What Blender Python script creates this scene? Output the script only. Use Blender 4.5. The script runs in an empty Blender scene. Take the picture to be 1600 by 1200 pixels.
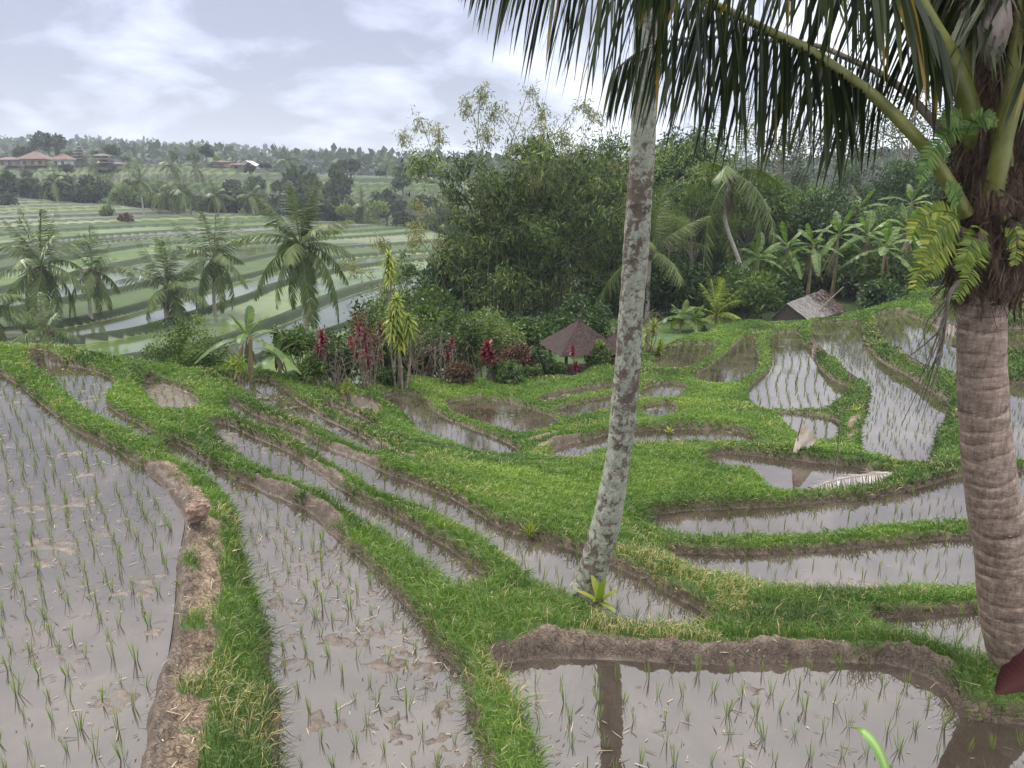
import bpy, math, random
import numpy as np
from mathutils import Vector, Matrix, Euler
R = math.radians
# ---------------------------------------------------------------- camera, world, sun, exposure
SC = bpy.context.scene
COL = SC.collection
CAMZ = 4.0; FPX = 1150.0; PITCH = R(15.5)
cam_d = bpy.data.cameras.new('camera'); cam = bpy.data.objects.new('camera', cam_d); COL.objects.link(cam)
cam_d.sensor_width = 36; cam_d.lens = FPX/1600*36; cam_d.clip_start = 0.05; cam_d.clip_end = 9000
cam.location = (0, 0, CAMZ); cam.rotation_euler = (math.pi/2-PITCH, 0, 0)
SC.camera = cam
SC.view_settings.view_transform = 'Standard'; SC.view_settings.look = 'None'
SC.view_settings.gamma = 1; SC.view_settings.use_curve_mapping = False
SC.view_settings.exposure = 1.42
SC.cycles.max_bounces = 6; SC.cycles.diffuse_bounces = 3; SC.cycles.glossy_bounces = 3
SC.cycles.transmission_bounces = 3; SC.cycles.transparent_max_bounces = 6; SC.cycles.volume_bounces = 0
SC.cycles.use_denoising = True
SUN_EL, SUN_AZ = R(58), R(-55)     # azimuth from +Y (forward) towards +X
W = bpy.data.worlds.new('World'); SC.world = W; W.use_nodes = True
def mixc(N, L, f, a, b, typ='MIX'):
    m = N('ShaderNodeMix'); m.data_type = 'RGBA'; m.blend_type = typ
    for i, v in ((0, f), (6, a), (7, b)):
        if isinstance(v, (int, float)): m.inputs[i].default_value = v
        elif isinstance(v, tuple): m.inputs[i].default_value = (*v, 1) if len(v) == 3 else v
        else: L(v, m.inputs[i])
    return m.outputs[2]
def build_world():
    nt = W.node_tree; nt.nodes.clear(); N = nt.nodes.new; L = nt.links.new
    out = N('ShaderNodeOutputWorld'); bg = N('ShaderNodeBackground'); bg.inputs[1].default_value = 0.1
    sky = N('ShaderNodeTexSky'); sky.sky_type = 'NISHITA'; sky.sun_disc = False
    sky.sun_elevation = SUN_EL; sky.sun_rotation = SUN_AZ
    tc = N('ShaderNodeTexCoord'); sep = N('ShaderNodeSeparateXYZ'); L(tc.outputs['Generated'], sep.inputs[0])
    def M(op, a, b=None, c=None, clamp=False):
        n = N('ShaderNodeMath'); n.operation = op; n.use_clamp = clamp
        for i, v in enumerate((a, b, c)):
            if v is None: continue
            if isinstance(v, (int, float)): n.inputs[i].default_value = v
            else: L(v, n.inputs[i])
        return n.outputs[0]
    el = M('MAXIMUM', sep.outputs[2], 0.0)
    den = M('ADD', el, 0.34)
    u = M('DIVIDE', sep.outputs[0], den); v = M('DIVIDE', sep.outputs[1], den)
    cmb = N('ShaderNodeCombineXYZ'); L(u, cmb.inputs[0]); L(v, cmb.inputs[1])
    n1 = N('ShaderNodeTexNoise'); n1.inputs['Scale'].default_value = 2.3; n1.inputs['Detail'].default_value = 7
    n1.inputs['Roughness'].default_value = 0.56; n1.inputs['Distortion'].default_value = 0.3; L(cmb.outputs[0], n1.inputs['Vector'])
    n2 = N('ShaderNodeTexNoise'); n2.inputs['Scale'].default_value = 1.3; n2.inputs['Detail'].default_value = 3
    L(cmb.outputs[0], n2.inputs['Vector'])
    s = M('ADD', M('ADD', M('MULTIPLY', n1.outputs[0], 0.85), M('MULTIPLY', n2.outputs[0], 0.65)), -0.20)
    # brighter towards the right where the cloud is thin
    s = M('ADD', s, M('MULTIPLY', sep.outputs[0], 0.25)); s = M('ADD', s, M('MULTIPLY', el, -0.22))
    cr = N('ShaderNodeValToRGB'); L(s, cr.inputs[0])
    e = cr.color_ramp.elements
    e[0].position = 0.43; e[0].color = (0.165, 0.172, 0.225, 1)
    e[1].position = 0.645; e[1].color = (0.53, 0.535, 0.575, 1)
    m = cr.color_ramp.elements.new(0.50); m.color = (0.26, 0.27, 0.35, 1)
    m = cr.color_ramp.elements.new(0.565); m.color = (0.35, 0.362, 0.44, 1)
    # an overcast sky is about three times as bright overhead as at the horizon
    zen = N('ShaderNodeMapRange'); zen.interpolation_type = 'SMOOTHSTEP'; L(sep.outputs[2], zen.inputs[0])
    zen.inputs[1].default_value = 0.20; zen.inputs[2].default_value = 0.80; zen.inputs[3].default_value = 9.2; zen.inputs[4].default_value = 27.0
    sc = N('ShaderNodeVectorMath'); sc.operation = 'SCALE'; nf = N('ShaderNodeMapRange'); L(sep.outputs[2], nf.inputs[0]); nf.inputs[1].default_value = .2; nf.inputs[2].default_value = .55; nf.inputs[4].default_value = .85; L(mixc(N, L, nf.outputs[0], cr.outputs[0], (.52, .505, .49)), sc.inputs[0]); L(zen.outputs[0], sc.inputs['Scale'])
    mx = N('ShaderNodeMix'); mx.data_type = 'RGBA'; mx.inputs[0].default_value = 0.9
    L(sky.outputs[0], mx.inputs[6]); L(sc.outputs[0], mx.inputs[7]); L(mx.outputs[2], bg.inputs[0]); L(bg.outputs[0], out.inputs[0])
build_world()
sd = bpy.data.lights.new('sun', 'SUN'); sd.energy = 1.3; sd.angle = R(14); sd.color = (1, .96, .9)
sun = bpy.data.objects.new('sun', sd); COL.objects.link(sun)
_d = Vector((math.sin(SUN_AZ)*math.cos(SUN_EL), math.cos(SUN_AZ)*math.cos(SUN_EL), math.sin(SUN_EL)))
sun.rotation_euler = _d.to_track_quat('Z', 'Y').to_euler(); sun.location = (0, 0, 30)

# ---------------------------------------------------------------- pixel -> world
def ray(px, py):
    a = (px-800)/FPX; b = (600-py)/FPX
    cp, sp = math.cos(PITCH), math.sin(PITCH)
    return np.array([a, cp+b*sp, -sp+b*cp])
def P(px, py, z):
    d = ray(px, py); t = (z-CAMZ)/d[2]
    return np.array([d[0]*t, d[1]*t, z])
def PY(px, py, y):
    d = ray(px, py); t = y/d[1]
    return np.array([d[0]*t, y, CAMZ+d[2]*t])

# ---------------------------------------------------------------- noise
def vnoise(x, y, seed=0):
    xi = np.floor(x).astype(np.int64); yi = np.floor(y).astype(np.int64); fx = x-xi; fy = y-yi
    fx = fx*fx*(3-2*fx); fy = fy*fy*(3-2*fy)
    def h(a, b):
        n = (a*374761393 + b*668265263 + seed*1442695041) & 0x7fffffff
        n = ((n ^ (n >> 13))*1274126177) & 0x7fffffff
        n = (n ^ (n >> 16))
        return (n & 0xffff)/65535.0
    return (h(xi, yi)*(1-fx)+h(xi+1, yi)*fx)*(1-fy)+(h(xi, yi+1)*(1-fx)+h(xi+1, yi+1)*fx)*fy
def fbm(x, y, seed=0, octv=4):
    s = np.zeros_like(x); a = .5; t = 0
    for i in range(octv):
        s += a*vnoise(x, y, seed+i*17); t += a; a *= .5; x = x*2.03+3.1; y = y*2.03+1.7
    return s/t
def sstep(a, b, x):
    t = np.clip((x-a)/(b-a), 0, 1); return t*t*(3-2*t)

# ---------------------------------------------------------------- mesh building
def mesh_np(name, V, loops, sizes, rnd=None, mats=None, midx=None, smooth=False):
    me = bpy.data.meshes.new(name)
    V = np.asarray(V, np.float32); loops = np.asarray(loops, np.int32); sizes = np.asarray(sizes, np.int32)
    me.vertices.add(len(V)); me.vertices.foreach_set('co', V.ravel())
    me.loops.add(len(loops)); me.loops.foreach_set('vertex_index', loops)
    me.polygons.add(len(sizes)); st = np.concatenate([[0], np.cumsum(sizes)[:-1]]).astype(np.int32)
    me.polygons.foreach_set('loop_start', st)
    try: me.polygons.foreach_set('loop_total', sizes)
    except Exception: pass
    if midx is not None: me.polygons.foreach_set('material_index', np.asarray(midx, np.int32))
    me.polygons.foreach_set('use_smooth', np.full(len(sizes), smooth, bool))
    me.update(calc_edges=True)
    if rnd is not None:
        a = me.attributes.new('rnd', 'FLOAT', 'POINT'); a.data.foreach_set('value', np.asarray(rnd, np.float32))
    for m in (mats or []): me.materials.append(m)
    return me
class MB:
    def __init__(s): s.V = []; s.L = []; s.S = []; s.R = []; s.n = 0
    def add(s, V, F, rnd=0.5):
        V = np.asarray(V, float); F = np.asarray(F, int)
        if len(V) == 0: return
        s.V.append(V); s.L.append((F+s.n).ravel()); s.S.append(np.full(len(F), F.shape[1]))
        s.R.append(np.broadcast_to(np.asarray(rnd, float), (len(V),)) if np.ndim(rnd) < 2 else rnd); s.n += len(V)
    def faces(s, V, faces, rnd=0.5):
        V = np.asarray(V, float); s.V.append(V)
        for f in faces: s.L.append(np.asarray(f, int)+s.n); s.S.append(np.array([len(f)]))
        s.R.append(np.full(len(V), rnd)); s.n += len(V)
    def mesh(s, name, mat, smooth=False):
        return mesh_np(name, np.concatenate(s.V), np.concatenate(s.L), np.concatenate(s.S), np.concatenate(s.R), [mat], None, smooth)
def link(name, me, parent=None, loc=(0, 0, 0), rot=(0, 0, 0), sc=1.0):
    o = bpy.data.objects.new(name, me); COL.objects.link(o); o.parent = parent
    o.location = loc; o.rotation_euler = rot; o.scale = (sc, sc, sc) if np.isscalar(sc) else sc
    return o
def tag(o, label, cat, group=None, kind=None):
    if label: o['label'] = label
    if cat: o['category'] = cat
    if group: o['group'] = group
    if kind: o['kind'] = kind
    return o
def thing(name, label, cat, loc=(0, 0, 0), rz=0.0, sc=1.0, group=None):
    o = link(name, None, None, loc, (0, 0, rz), sc); o.empty_display_size = .2
    return tag(o, label, cat, group)
def tube(pts, rad, k=8, cap=True):
    pts = np.asarray(pts, float); n = len(pts); rad = np.broadcast_to(np.asarray(rad, float), (n,))
    T = np.gradient(pts, axis=0); T /= np.linalg.norm(T, axis=1)[:, None]+1e-9
    up = np.array([0, 0, 1.]) if abs(T[0][2]) < .9 else np.array([1., 0, 0])
    A = np.cross(T[0], up); A /= np.linalg.norm(A); V = []
    for i in range(n):
        A = A-T[i]*np.dot(A, T[i]); A /= np.linalg.norm(A)+1e-9; B = np.cross(T[i], A)
        a = np.arange(k)*2*math.pi/k
        V.append(pts[i]+rad[i]*(np.cos(a)[:, None]*A+np.sin(a)[:, None]*B))
    V = np.concatenate(V); F = []
    for i in range(n-1):
        for j in range(k):
            F.append((i*k+j, i*k+(j+1) % k, (i+1)*k+(j+1) % k, (i+1)*k+j))
    return V, np.array(F)
def spline(pts, n):
    pts = np.asarray(pts, float); m = len(pts); t = np.linspace(0, m-1, n); o = []
    Q = np.vstack([2*pts[0]-pts[1], pts, 2*pts[-1]-pts[-2]])
    for s in t:
        i = min(int(s), m-2); f = s-i; a, b, c, d = Q[i], Q[i+1], Q[i+2], Q[i+3]
        o.append(.5*((2*b)+(-a+c)*f+(2*a-5*b+4*c-d)*f*f+(-a+3*b-3*c+d)*f**3))
    return np.array(o)
def box(c, s, rz=0.0):
    c = np.asarray(c, float); s = np.asarray(s, float)/2
    V = np.array([[x, y, z] for z in (-1, 1) for y in (-1, 1) for x in (-1, 1)], float)*s
    cs, sn = math.cos(rz), math.sin(rz); V = np.stack([V[:, 0]*cs-V[:, 1]*sn, V[:, 0]*sn+V[:, 1]*cs, V[:, 2]], 1)+c
    return V, np.array([(0, 2, 3, 1), (4, 5, 7, 6), (0, 1, 5, 4), (2, 6, 7, 3), (0, 4, 6, 2), (1, 3, 7, 5)])
def unit(v): return v/(np.linalg.norm(v, axis=-1, keepdims=True)+1e-9)
def kites(C, D, Nrm, ln, wd, wpos=.45, fold=0.0):
    """leaf cards: base at C, along D, width across; each bent at mid with two quads"""
    C = np.asarray(C, float); D = unit(D); S = unit(np.cross(D, Nrm)); U = np.cross(S, D); n = len(C)
    ln = np.broadcast_to(ln, (n,))[:, None]; wd = np.broadcast_to(wd, (n,))[:, None]
    mid = C+D*ln*wpos
    V = np.stack([C, mid+S*wd*.5+U*fold*ln, C+D*ln-U*fold*ln, mid-S*wd*.5+U*fold*ln], 1).reshape(-1, 3)
    F = np.arange(n*4).reshape(n, 4)
    return V, F
def strips(C, D, Nrm, ln, wd, droop, segs=4, pw=1.0, taper=.15):
    """long narrow leaves bending down; droop in metres at tip"""
    C = np.asarray(C, float); D = unit(D); S = unit(np.cross(D, Nrm)); n = len(C)
    ln = np.broadcast_to(ln, (n,)); wd = np.broadcast_to(wd, (n,)); droop = np.broadcast_to(droop, (n,))
    V = []
    for i in range(segs+1):
        t = i/segs
        c = C+D*(ln*t)[:, None]; c[:, 2] -= droop*t**(1+pw)
        w = wd*.5*(taper+(1-taper)*math.sin(math.pi*min(1, (t*.85+.15)))) if i < segs else wd*0.02
        V.append(c+S*w[:, None]); V.append(c-S*w[:, None])
    V = np.stack(V, 1).reshape(-1, 3); m = 2*(segs+1); F = []
    for i in range(segs): F.append([2*i, 2*i+1, 2*i+3, 2*i+2])
    F = (np.arange(n)[:, None, None]*m+np.array(F)[None]).reshape(-1, 4)
    return V, F

# ---------------------------------------------------------------- materials
def new_mat(name):
    m = bpy.data.materials.new(name); m.use_nodes = True; nt = m.node_tree; nt.nodes.clear()
    return m, nt, nt.nodes.new, nt.links.new
def ramp(N, L, src, stops):
    c = N('ShaderNodeValToRGB'); L(src, c.inputs[0]); e = c.color_ramp.elements
    e[0].position, e[0].color = stops[0][0], (*stops[0][1], 1)
    e[1].position, e[1].color = stops[-1][0], (*stops[-1][1], 1)
    for p, col in stops[1:-1]: k = e.new(p); k.color = (*col, 1)
    return c.outputs[0]
def mixc(N, L, f, a, b, typ='MIX'):
    m = N('ShaderNodeMix'); m.data_type = 'RGBA'; m.blend_type = typ
    for i, v in ((0, f), (6, a), (7, b)):
        if isinstance(v, (int, float)): m.inputs[i].default_value = v
        elif isinstance(v, tuple): m.inputs[i].default_value = (*v, 1) if len(v) == 3 else v
        else: L(v, m.inputs[i])
    return m.outputs[2]
def noise(N, L, vec, scale, detail=4, rough=.55, dist=0):
    n = N('ShaderNodeTexNoise'); n.inputs['Scale'].default_value = scale; n.inputs['Detail'].default_value = detail
    n.inputs['Roughness'].default_value = rough; n.inputs['Distortion'].default_value = dist
    if vec is not None: L(vec, n.inputs['Vector'])
    return n.outputs[0]
def leaf_mat(name, stops, transl=.35, rough=.5, objvar=.25, spec=.3):
    """leaves: colour from the per-leaf attribute, a little different from plant to plant"""
    m, nt, N, L = new_mat(name)
    at = N('ShaderNodeAttribute'); at.attribute_name = 'rnd'
    col = ramp(N, L, at.outputs['Fac'], stops)
    oi = N('ShaderNodeObjectInfo'); mr = N('ShaderNodeMapRange'); L(oi.outputs['Random'], mr.inputs[0])
    mr.inputs[3].default_value = 1-objvar; mr.inputs[4].default_value = 1+objvar
    hs = N('ShaderNodeHueSaturation'); L(col, hs.inputs['Color']); L(mr.outputs[0], hs.inputs['Value'])
    p = N('ShaderNodeBsdfPrincipled'); L(hs.outputs[0], p.inputs['Base Color']); p.inputs['Roughness'].default_value = rough
    p.inputs['Specular IOR Level'].default_value = spec
    t = N('ShaderNodeBsdfTranslucent'); L(mixc(N, L, 1.0, hs.outputs[0], (1.0, 1.15, .45), 'MULTIPLY'), t.inputs[0])
    x = N('ShaderNodeMixShader'); x.inputs[0].default_value = transl
    L(p.outputs[0], x.inputs[1]); L(t.outputs[0], x.inputs[2]); o = N('ShaderNodeOutputMaterial'); L(x.outputs[0], o.inputs[0])
    return m
def rough_mat(name, c1, c2, scale=6, bump=.3, rough=.85, c3=None, stretch=(1, 1, 1)):
    m, nt, N, L = new_mat(name)
    tc = N('ShaderNodeTexCoord'); mp = N('ShaderNodeMapping'); L(tc.outputs['Object'], mp.inputs[0]); mp.inputs['Scale'].default_value = stretch
    n = noise(N, L, mp.outputs[0], scale, 6, .65)
    st = [(.35, c1), (.65, c2)] if c3 is None else [(.32, c1), (.5, c2), (.68, c3)]
    col = ramp(N, L, n, st); p = N('ShaderNodeBsdfPrincipled'); L(col, p.inputs['Base Color']); p.inputs['Roughness'].default_value = rough
    n2 = noise(N, L, mp.outputs[0], scale*3, 5, .7); b = N('ShaderNodeBump'); b.inputs['Strength'].default_value = bump
    b.inputs['Distance'].default_value = .05; L(n2, b.inputs['Height']); L(b.outputs[0], p.inputs['Normal'])
    o = N('ShaderNodeOutputMaterial'); L(p.outputs[0], o.inputs[0]); return m

# ---------------------------------------------------------------- the paddies (water outlines and levels)
POOLS = [  # name, level, muddiness 0..1, outline in picture pixels (turned into ground points below)
 ('A', .35, .50, [(-300,570),(-60,572),(0,583),(32,608),(62,635),(92,660),(120,680),(155,690),(185,710),(212,728),(230,742),(250,762),(262,783),(276,802),(282,815),(274,843),(266,898),(262,956),(256,991),(249,1030),(240,1060),(225,1120),(210,1200),(185,1320),(-300,1320)]),
 ('B', .15, .55, [(50,566),(112,572),(150,582),(175,592),(170,607),(160,617),(162,636),(200,658),(232,674),(250,690),(222,680),(186,662),(150,642),(125,627),(100,604),(85,586),(62,573)]),
 ('B2', .12, .45, [(262,688),(296,708),(322,728),(332,742),(318,740),(290,718),(262,698)]),
 ('C', .05, .46, [(329,730),(346,736),(365,752),(409,769),(447,785),(480,802),(505,826),(530,854),(571,887),(612,936),(642,964),(677,1018),(705,1046),(716,1058),(719,1085),(722,1112),(740,1165),(754,1200),(790,1320),(455,1320),(450,1200),(446,1150),(450,1112),(431,1049),(428,986),(417,947),(392,898),(387,854),(376,815),(365,782),(346,755)]),
 ('D', .0, .12, [(791,1050),(810,1039),(866,1034),(1000,1039),(1112,1044),(1262,1039),(1375,1039),(1431,1054),(1469,1076),(1484,1106),(1525,1132),(1600,1140),(1750,1150),(1850,1320),(900,1320),(852,1193),(841,1151),(824,1109),(803,1074)]),
 ('E', -.2, .50, [(330,660),(357,665),(375,677),(405,690),(440,705),(460,715),(480,730),(512,752),(532,767),(562,785),(600,803),(640,826),(670,843),(715,871),(750,895),(761,906),(740,912),(715,920),(698,906),(663,874),(621,840),(575,817),(545,798),(512,776),(475,758),(440,743),(405,728),(387,715),(362,695),(340,675)]),
 ('F', -.45, .3, [(355,624),(375,635),(405,655),(440,668),(475,680),(500,695),(525,707),(560,722),(600,740),(637,755),(675,770),(700,780),(740,804),(782,829),(824,843),(866,853),(901,864),(950,884),(985,899),(1048,934),(1090,955),(1108,970),(1080,982),(1020,981),(964,976),(945,962),(925,940),(900,925),(880,921),(859,922),(838,910),(810,880),(775,854),(733,823),(687,799),(637,786),(600,771),(562,747),(525,728),(507,715),(485,696),(450,678),(420,668),(392,656),(365,643)]),
 ('G', -.8, .5, [(355,597),(395,592),(420,597),(440,607),(460,625),(485,642),(512,660),(540,672),(562,682),(580,700),(590,712),(570,708),(545,689),(512,672),(490,660),(460,650),(435,640),(415,632),(405,620),(385,610)]),
 ('B3', -.2, 1.0, [(226,600),(250,601),(280,607),(310,622),(307,631),(282,637),(262,640),(245,632),(235,615)]),
 ('H', -1.2, .6, [(500,628),(525,636),(550,646),(575,659),(600,677),(575,672),(550,658),(518,646)]),
 ('H2', -1.4, 1.0, [(527,619),(562,619),(595,638),(588,647),(562,636),(537,626)]),
 ('I', -2.2, .1, [(597,622),(615,616),(640,616),(660,625),(675,640),(690,652),(720,665),(750,675),(775,685),(795,695),(810,707),(817,719),(785,724),(760,722),(745,707),(720,697),(690,689),(667,687),(655,672),(640,655),(625,642),(607,632)]),
 ('J', -2.3, .1, [(694,630),(730,625),(750,622),(780,627),(810,632),(840,642),(867,652),(874,661),(842,672),(810,678),(780,668),(750,659),(725,652),(705,642)]),
 ('K', -2.0, .1, [(864,712),(875,697),(902,692),(932,685),(960,677),(1000,674),(1045,671),(1095,671),(1145,671),(1170,680),(1190,690),(1157,693),(1120,691),(1070,690),(1032,688),(1000,690),(960,696),(932,703),(902,713),(872,722)]),
 ('L1', -2.25, .3, [(868,641),(902,632),(945,622),(970,618),(1000,616),(1000,626),(970,634),(932,642),(902,650),(877,649)]),
 ('L2', -2.3, .3, [(1005,606),(1032,600),(1057,600),(1078,605),(1062,616),(1048,622),(1005,624)]),
 ('L3', -2.15, .4, [(1005,637),(1032,630),(1054,629),(1064,646),(1045,650),(1005,650)]),
 ('L4', -2.35, .9, [(838,627),(895,609),(967,599),(967,606),(895,617),(850,630)]),
 ('M', -1.6, .1, [(1092,714),(1120,708),(1160,711),(1240,719),(1300,727),(1344,730),(1356,738),(1392,739),(1384,751),(1352,758),(1300,766),(1208,770),(1200,746),(1176,727),(1128,724)]),
 ('N', -1.4, .1, [(1011,808),(1060,800),(1160,796),(1280,788),(1360,780),(1440,764),(1500,744),(1600,738),(1720,722),(1720,800),(1600,803),(1512,813),(1400,821),(1280,835),(1140,843),(1020,840)]),
 ('O', -1.0, .3, [(1032,864),(1120,869),(1240,867),(1360,856),(1440,848),(1520,842),(1640,836),(1650,905),(1532,917),(1440,921),(1320,929),(1200,923),(1128,905),(1060,882)]),
 ('Q', -.4, .25, [(1350,974),(1440,967),(1544,959),(1640,950),(1640,1042),(1568,1042),(1520,1037),(1480,1018),(1420,998),(1380,982)]),
 ('S', -2.5, .05, [(1082,587),(1095,582),(1115,570),(1132,555),(1152,535),(1170,527),(1182,527),(1180,545),(1188,562),(1182,574),(1165,587),(1145,599),(1090,598)]),
 ('S2', -2.75, .1, [(1022,541),(1070,539),(1125,539),(1117,550),(1095,567),(1070,577),(1045,577),(1022,572)]),
 ('T', -2.4, .2, [(1205,525),(1202,550),(1209,570),(1195,587),(1177,600),(1167,617),(1180,632),(1202,641),(1250,640),(1285,641),(1300,627),(1322,614),(1330,604),(1310,600),(1285,582),(1275,565),(1272,550),(1254,537),(1250,522),(1235,519),(1212,521)]),
 ('U', -2.25, .05, [(1211,647),(1240,646),(1275,650),(1310,656),(1309,672),(1305,692),(1275,692),(1250,677),(1230,662)]),
 ('V', -2.0, .15, [(1266,506),(1300,504),(1345,504),(1347,522),(1355,545),(1375,565),(1405,580),(1437,600),(1462,617),(1484,627),(1475,647),(1462,674),(1450,717),(1440,728),(1415,727),(1385,715),(1355,709),(1345,680),(1350,655),(1360,630),(1362,610),(1350,582),(1325,567),(1305,549),(1282,529),(1270,515)]),
 ('X', -1.5, .2, [(1367,488),(1415,489),(1437,499),(1465,512),(1497,530),(1540,548),(1540,580),(1495,575),(1475,567),(1437,552),(1405,532),(1380,517),(1372,499)]),
 ('X2', -1.1, .2, [(1445,464),(1475,466),(1500,475),(1550,490),(1550,512),(1500,499),(1470,487)]),
 ('Y', -1.8, .3, [(1540,600),(1620,598),(1760,600),(1760,738),(1600,729),(1530,717),(1515,655)]),
 ('Y2', -1.2, .2, [(1545,514),(1600,513),(1720,518),(1720,548),(1600,540),(1572,534)]),
 ('Y3', -.85, .2, [(1560,462),(1600,461),(1680,464),(1680,492),(1600,487),(1568,480)]),
]
BUND = .15
def bund(z): return .15 if z > -1.1 else (.12 if z < -2.1 else .22)
def chaikin(p, it=1):
    for _ in range(it):
        q = np.roll(p, -1, 0); p = np.stack([p*.75+q*.25, p*.25+q*.75], 1).reshape(-1, 2)
    return p
pools = []
for nm, z, mud, pts in POOLS:
    a = np.array(pts, float); area = .5*np.sum(a[:, 0]*np.roll(a[:, 1], -1)-np.roll(a[:, 0], -1)*a[:, 1])
    nx = np.roll(a, -1, 0)-np.roll(a, 1, 0); nrm = np.stack([nx[:, 1], -nx[:, 0]], 1)*np.sign(area); nrm /= np.linalg.norm(nrm, axis=1)[:, None]
    w = []
    for (x, y), n in zip(a, nrm):
        k = min(1, max(0, n[1]*1.6)) if y < 1250 else 0
        g = P(x, y, z); c = P(x, y, z+bund(z)+.07); d = c[:2]/np.linalg.norm(c[:2]); c = c[:2]+d*.16
        w.append(g[:2]*(1-k)+c*k)
    q = chaikin(np.array(w), 2); e = np.roll(q, -1, 0)-np.roll(q, 1, 0); e /= np.linalg.norm(e, axis=1)[:, None]+1e-9
    sg = np.sign(np.sum(q[:, 0]*np.roll(q[:, 1], -1)-np.roll(q[:, 0], -1)*q[:, 1])); q = q+np.stack([e[:, 1], -e[:, 0]], 1)*sg*(.05 if z > -.9 else .03)
    pools.append((nm, z, mud, q))
def poly_sd(pts, poly):
    """signed distance, negative inside"""
    d2 = np.full(len(pts), 1e9); ins = np.zeros(len(pts), bool); x, y = pts[:, 0], pts[:, 1]
    for i in range(len(poly)):
        a = poly[i]; b = poly[(i+1) % len(poly)]; e = b-a; l2 = e@e+1e-12
        px_, py_ = x-a[0], y-a[1]; t = np.clip((px_*e[0]+py_*e[1])/l2, 0, 1)
        d2 = np.minimum(d2, (px_-t*e[0])**2+(py_-t*e[1])**2)
        if a[1] != b[1]: ins ^= ((a[1] > y) != (b[1] > y)) & (x < (b[0]-a[0])*(y-a[1])/(b[1]-a[1])+a[0])
    d = np.sqrt(d2); return np.where(ins, -d, d)
def line_d(pts, pl):
    d2 = np.full(len(pts), 1e9)
    for a, b in zip(pl[:-1], pl[1:]):
        e = b-a; l2 = e@e+1e-12; q = pts-a; t = np.clip((q@e)/l2, 0, 1); d2 = np.minimum(d2, ((q-t[:, None]*e)**2).sum(1))
    return np.sqrt(d2)
EDGE = [(-900,560,.6),(-300,545,.7),(0,548,.6),(100,552,.4),(200,572,.25),(300,588,-.1),(380,583,-.7),(450,598,-.9),(530,613,-1.4),(600,607,-2.2),(700,608,-2.45),(800,609,-2.5),(900,599,-2.55),(960,580,-2.65),(1020,552,-2.75),(1100,528,-2.8),(1200,514,-2.7),(1250,510,-2.5),(1300,504,-2.25),(1350,490,-1.85),(1400,474,-1.4),(1440,458,-1.1),(1500,446,-.8),(1600,435,-.5),(1800,430,-.2),(2300,430,0)]
edge_w = np.array([P(*e) for e in EDGE]); edge_az = np.arctan2(edge_w[:, 0], edge_w[:, 1]); edge_r = np.hypot(edge_w[:, 0], edge_w[:, 1]); edge_z = edge_w[:, 2]
CTRL = [np.concatenate([p[3][::2], np.full((len(p[3][::2]), 1), p[1]+bund(p[1]))], 1) for p in pools]
EXTRA = [(780,960,.15),(840,960,.1),(700,900,.1),(1600,1050,.0),(1540,1080,.15),(1200,960,-.3),(1100,900,-.55)]
CTRL.append(np.array([P(*e) for e in EXTRA])); CTRL.append(edge_w)
CTRL = np.concatenate(CTRL)
GX = np.arange(-30, 34, .2); GY = np.arange(0, 46, .2)
def idw(pts):
    s = np.zeros(len(pts)); w = np.zeros(len(pts))
    for c in CTRL:
        k = 1/(((pts-c[:2])**2).sum(1)+.01)**1.6*math.exp(.9*c[2]); s += k*c[2]; w += k
    return s/w
def membrane():
    """a skin stretched over the bund tops, so slopes between levels are even"""
    g = np.stack(np.meshgrid(GX[::4], GY[::4], indexing='ij'), -1).reshape(-1, 2); T0 = idw(g).reshape(len(GX[::4]), len(GY[::4]))
    iu = np.clip(np.arange(len(GX))/4, 0, T0.shape[0]-1.001); iv = np.clip(np.arange(len(GY))/4, 0, T0.shape[1]-1.001); a = iu.astype(int); b = iv.astype(int); fa = (iu-a)[:, None]; fb = (iv-b)[None]
    T = (T0[a][:, b]*(1-fa)+T0[a+1][:, b]*fa)*(1-fb)+(T0[a][:, b+1]*(1-fa)+T0[a+1][:, b+1]*fa)*fb
    ci = np.rint((CTRL[:, 0]-GX[0])/.2).astype(int); cj = np.rint((CTRL[:, 1]-GY[0])/.2).astype(int); ok = (ci >= 0) & (ci < len(GX)) & (cj >= 0) & (cj < len(GY)); ci, cj, cz = ci[ok], cj[ok], CTRL[ok, 2]
    S = np.zeros_like(T); C = np.zeros_like(T); np.add.at(S, (ci, cj), cz); np.add.at(C, (ci, cj), 1); pin = C > 0; val = np.where(pin, S/np.maximum(C, 1), 0); T[pin] = val[pin]
    for _ in range(500):
        Q = np.pad(T, 1, mode='edge'); T = (Q[:-2, 1:-1]+Q[2:, 1:-1]+Q[1:-1, :-2]+Q[1:-1, 2:])/4; T[pin] = val[pin]
    return T
TOP = membrane()
def top_at(x, y):
    u = np.clip((x-GX[0])/.2, 0, len(GX)-1.01); v = np.clip((y-GY[0])/.2, 0, len(GY)-1.01)
    i = u.astype(int); j = v.astype(int); fu = u-i; fv = v-j
    return (TOP[i, j]*(1-fu)+TOP[i+1, j]*fu)*(1-fv)+(TOP[i, j+1]*(1-fu)+TOP[i+1, j+1]*fu)*fv
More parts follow.
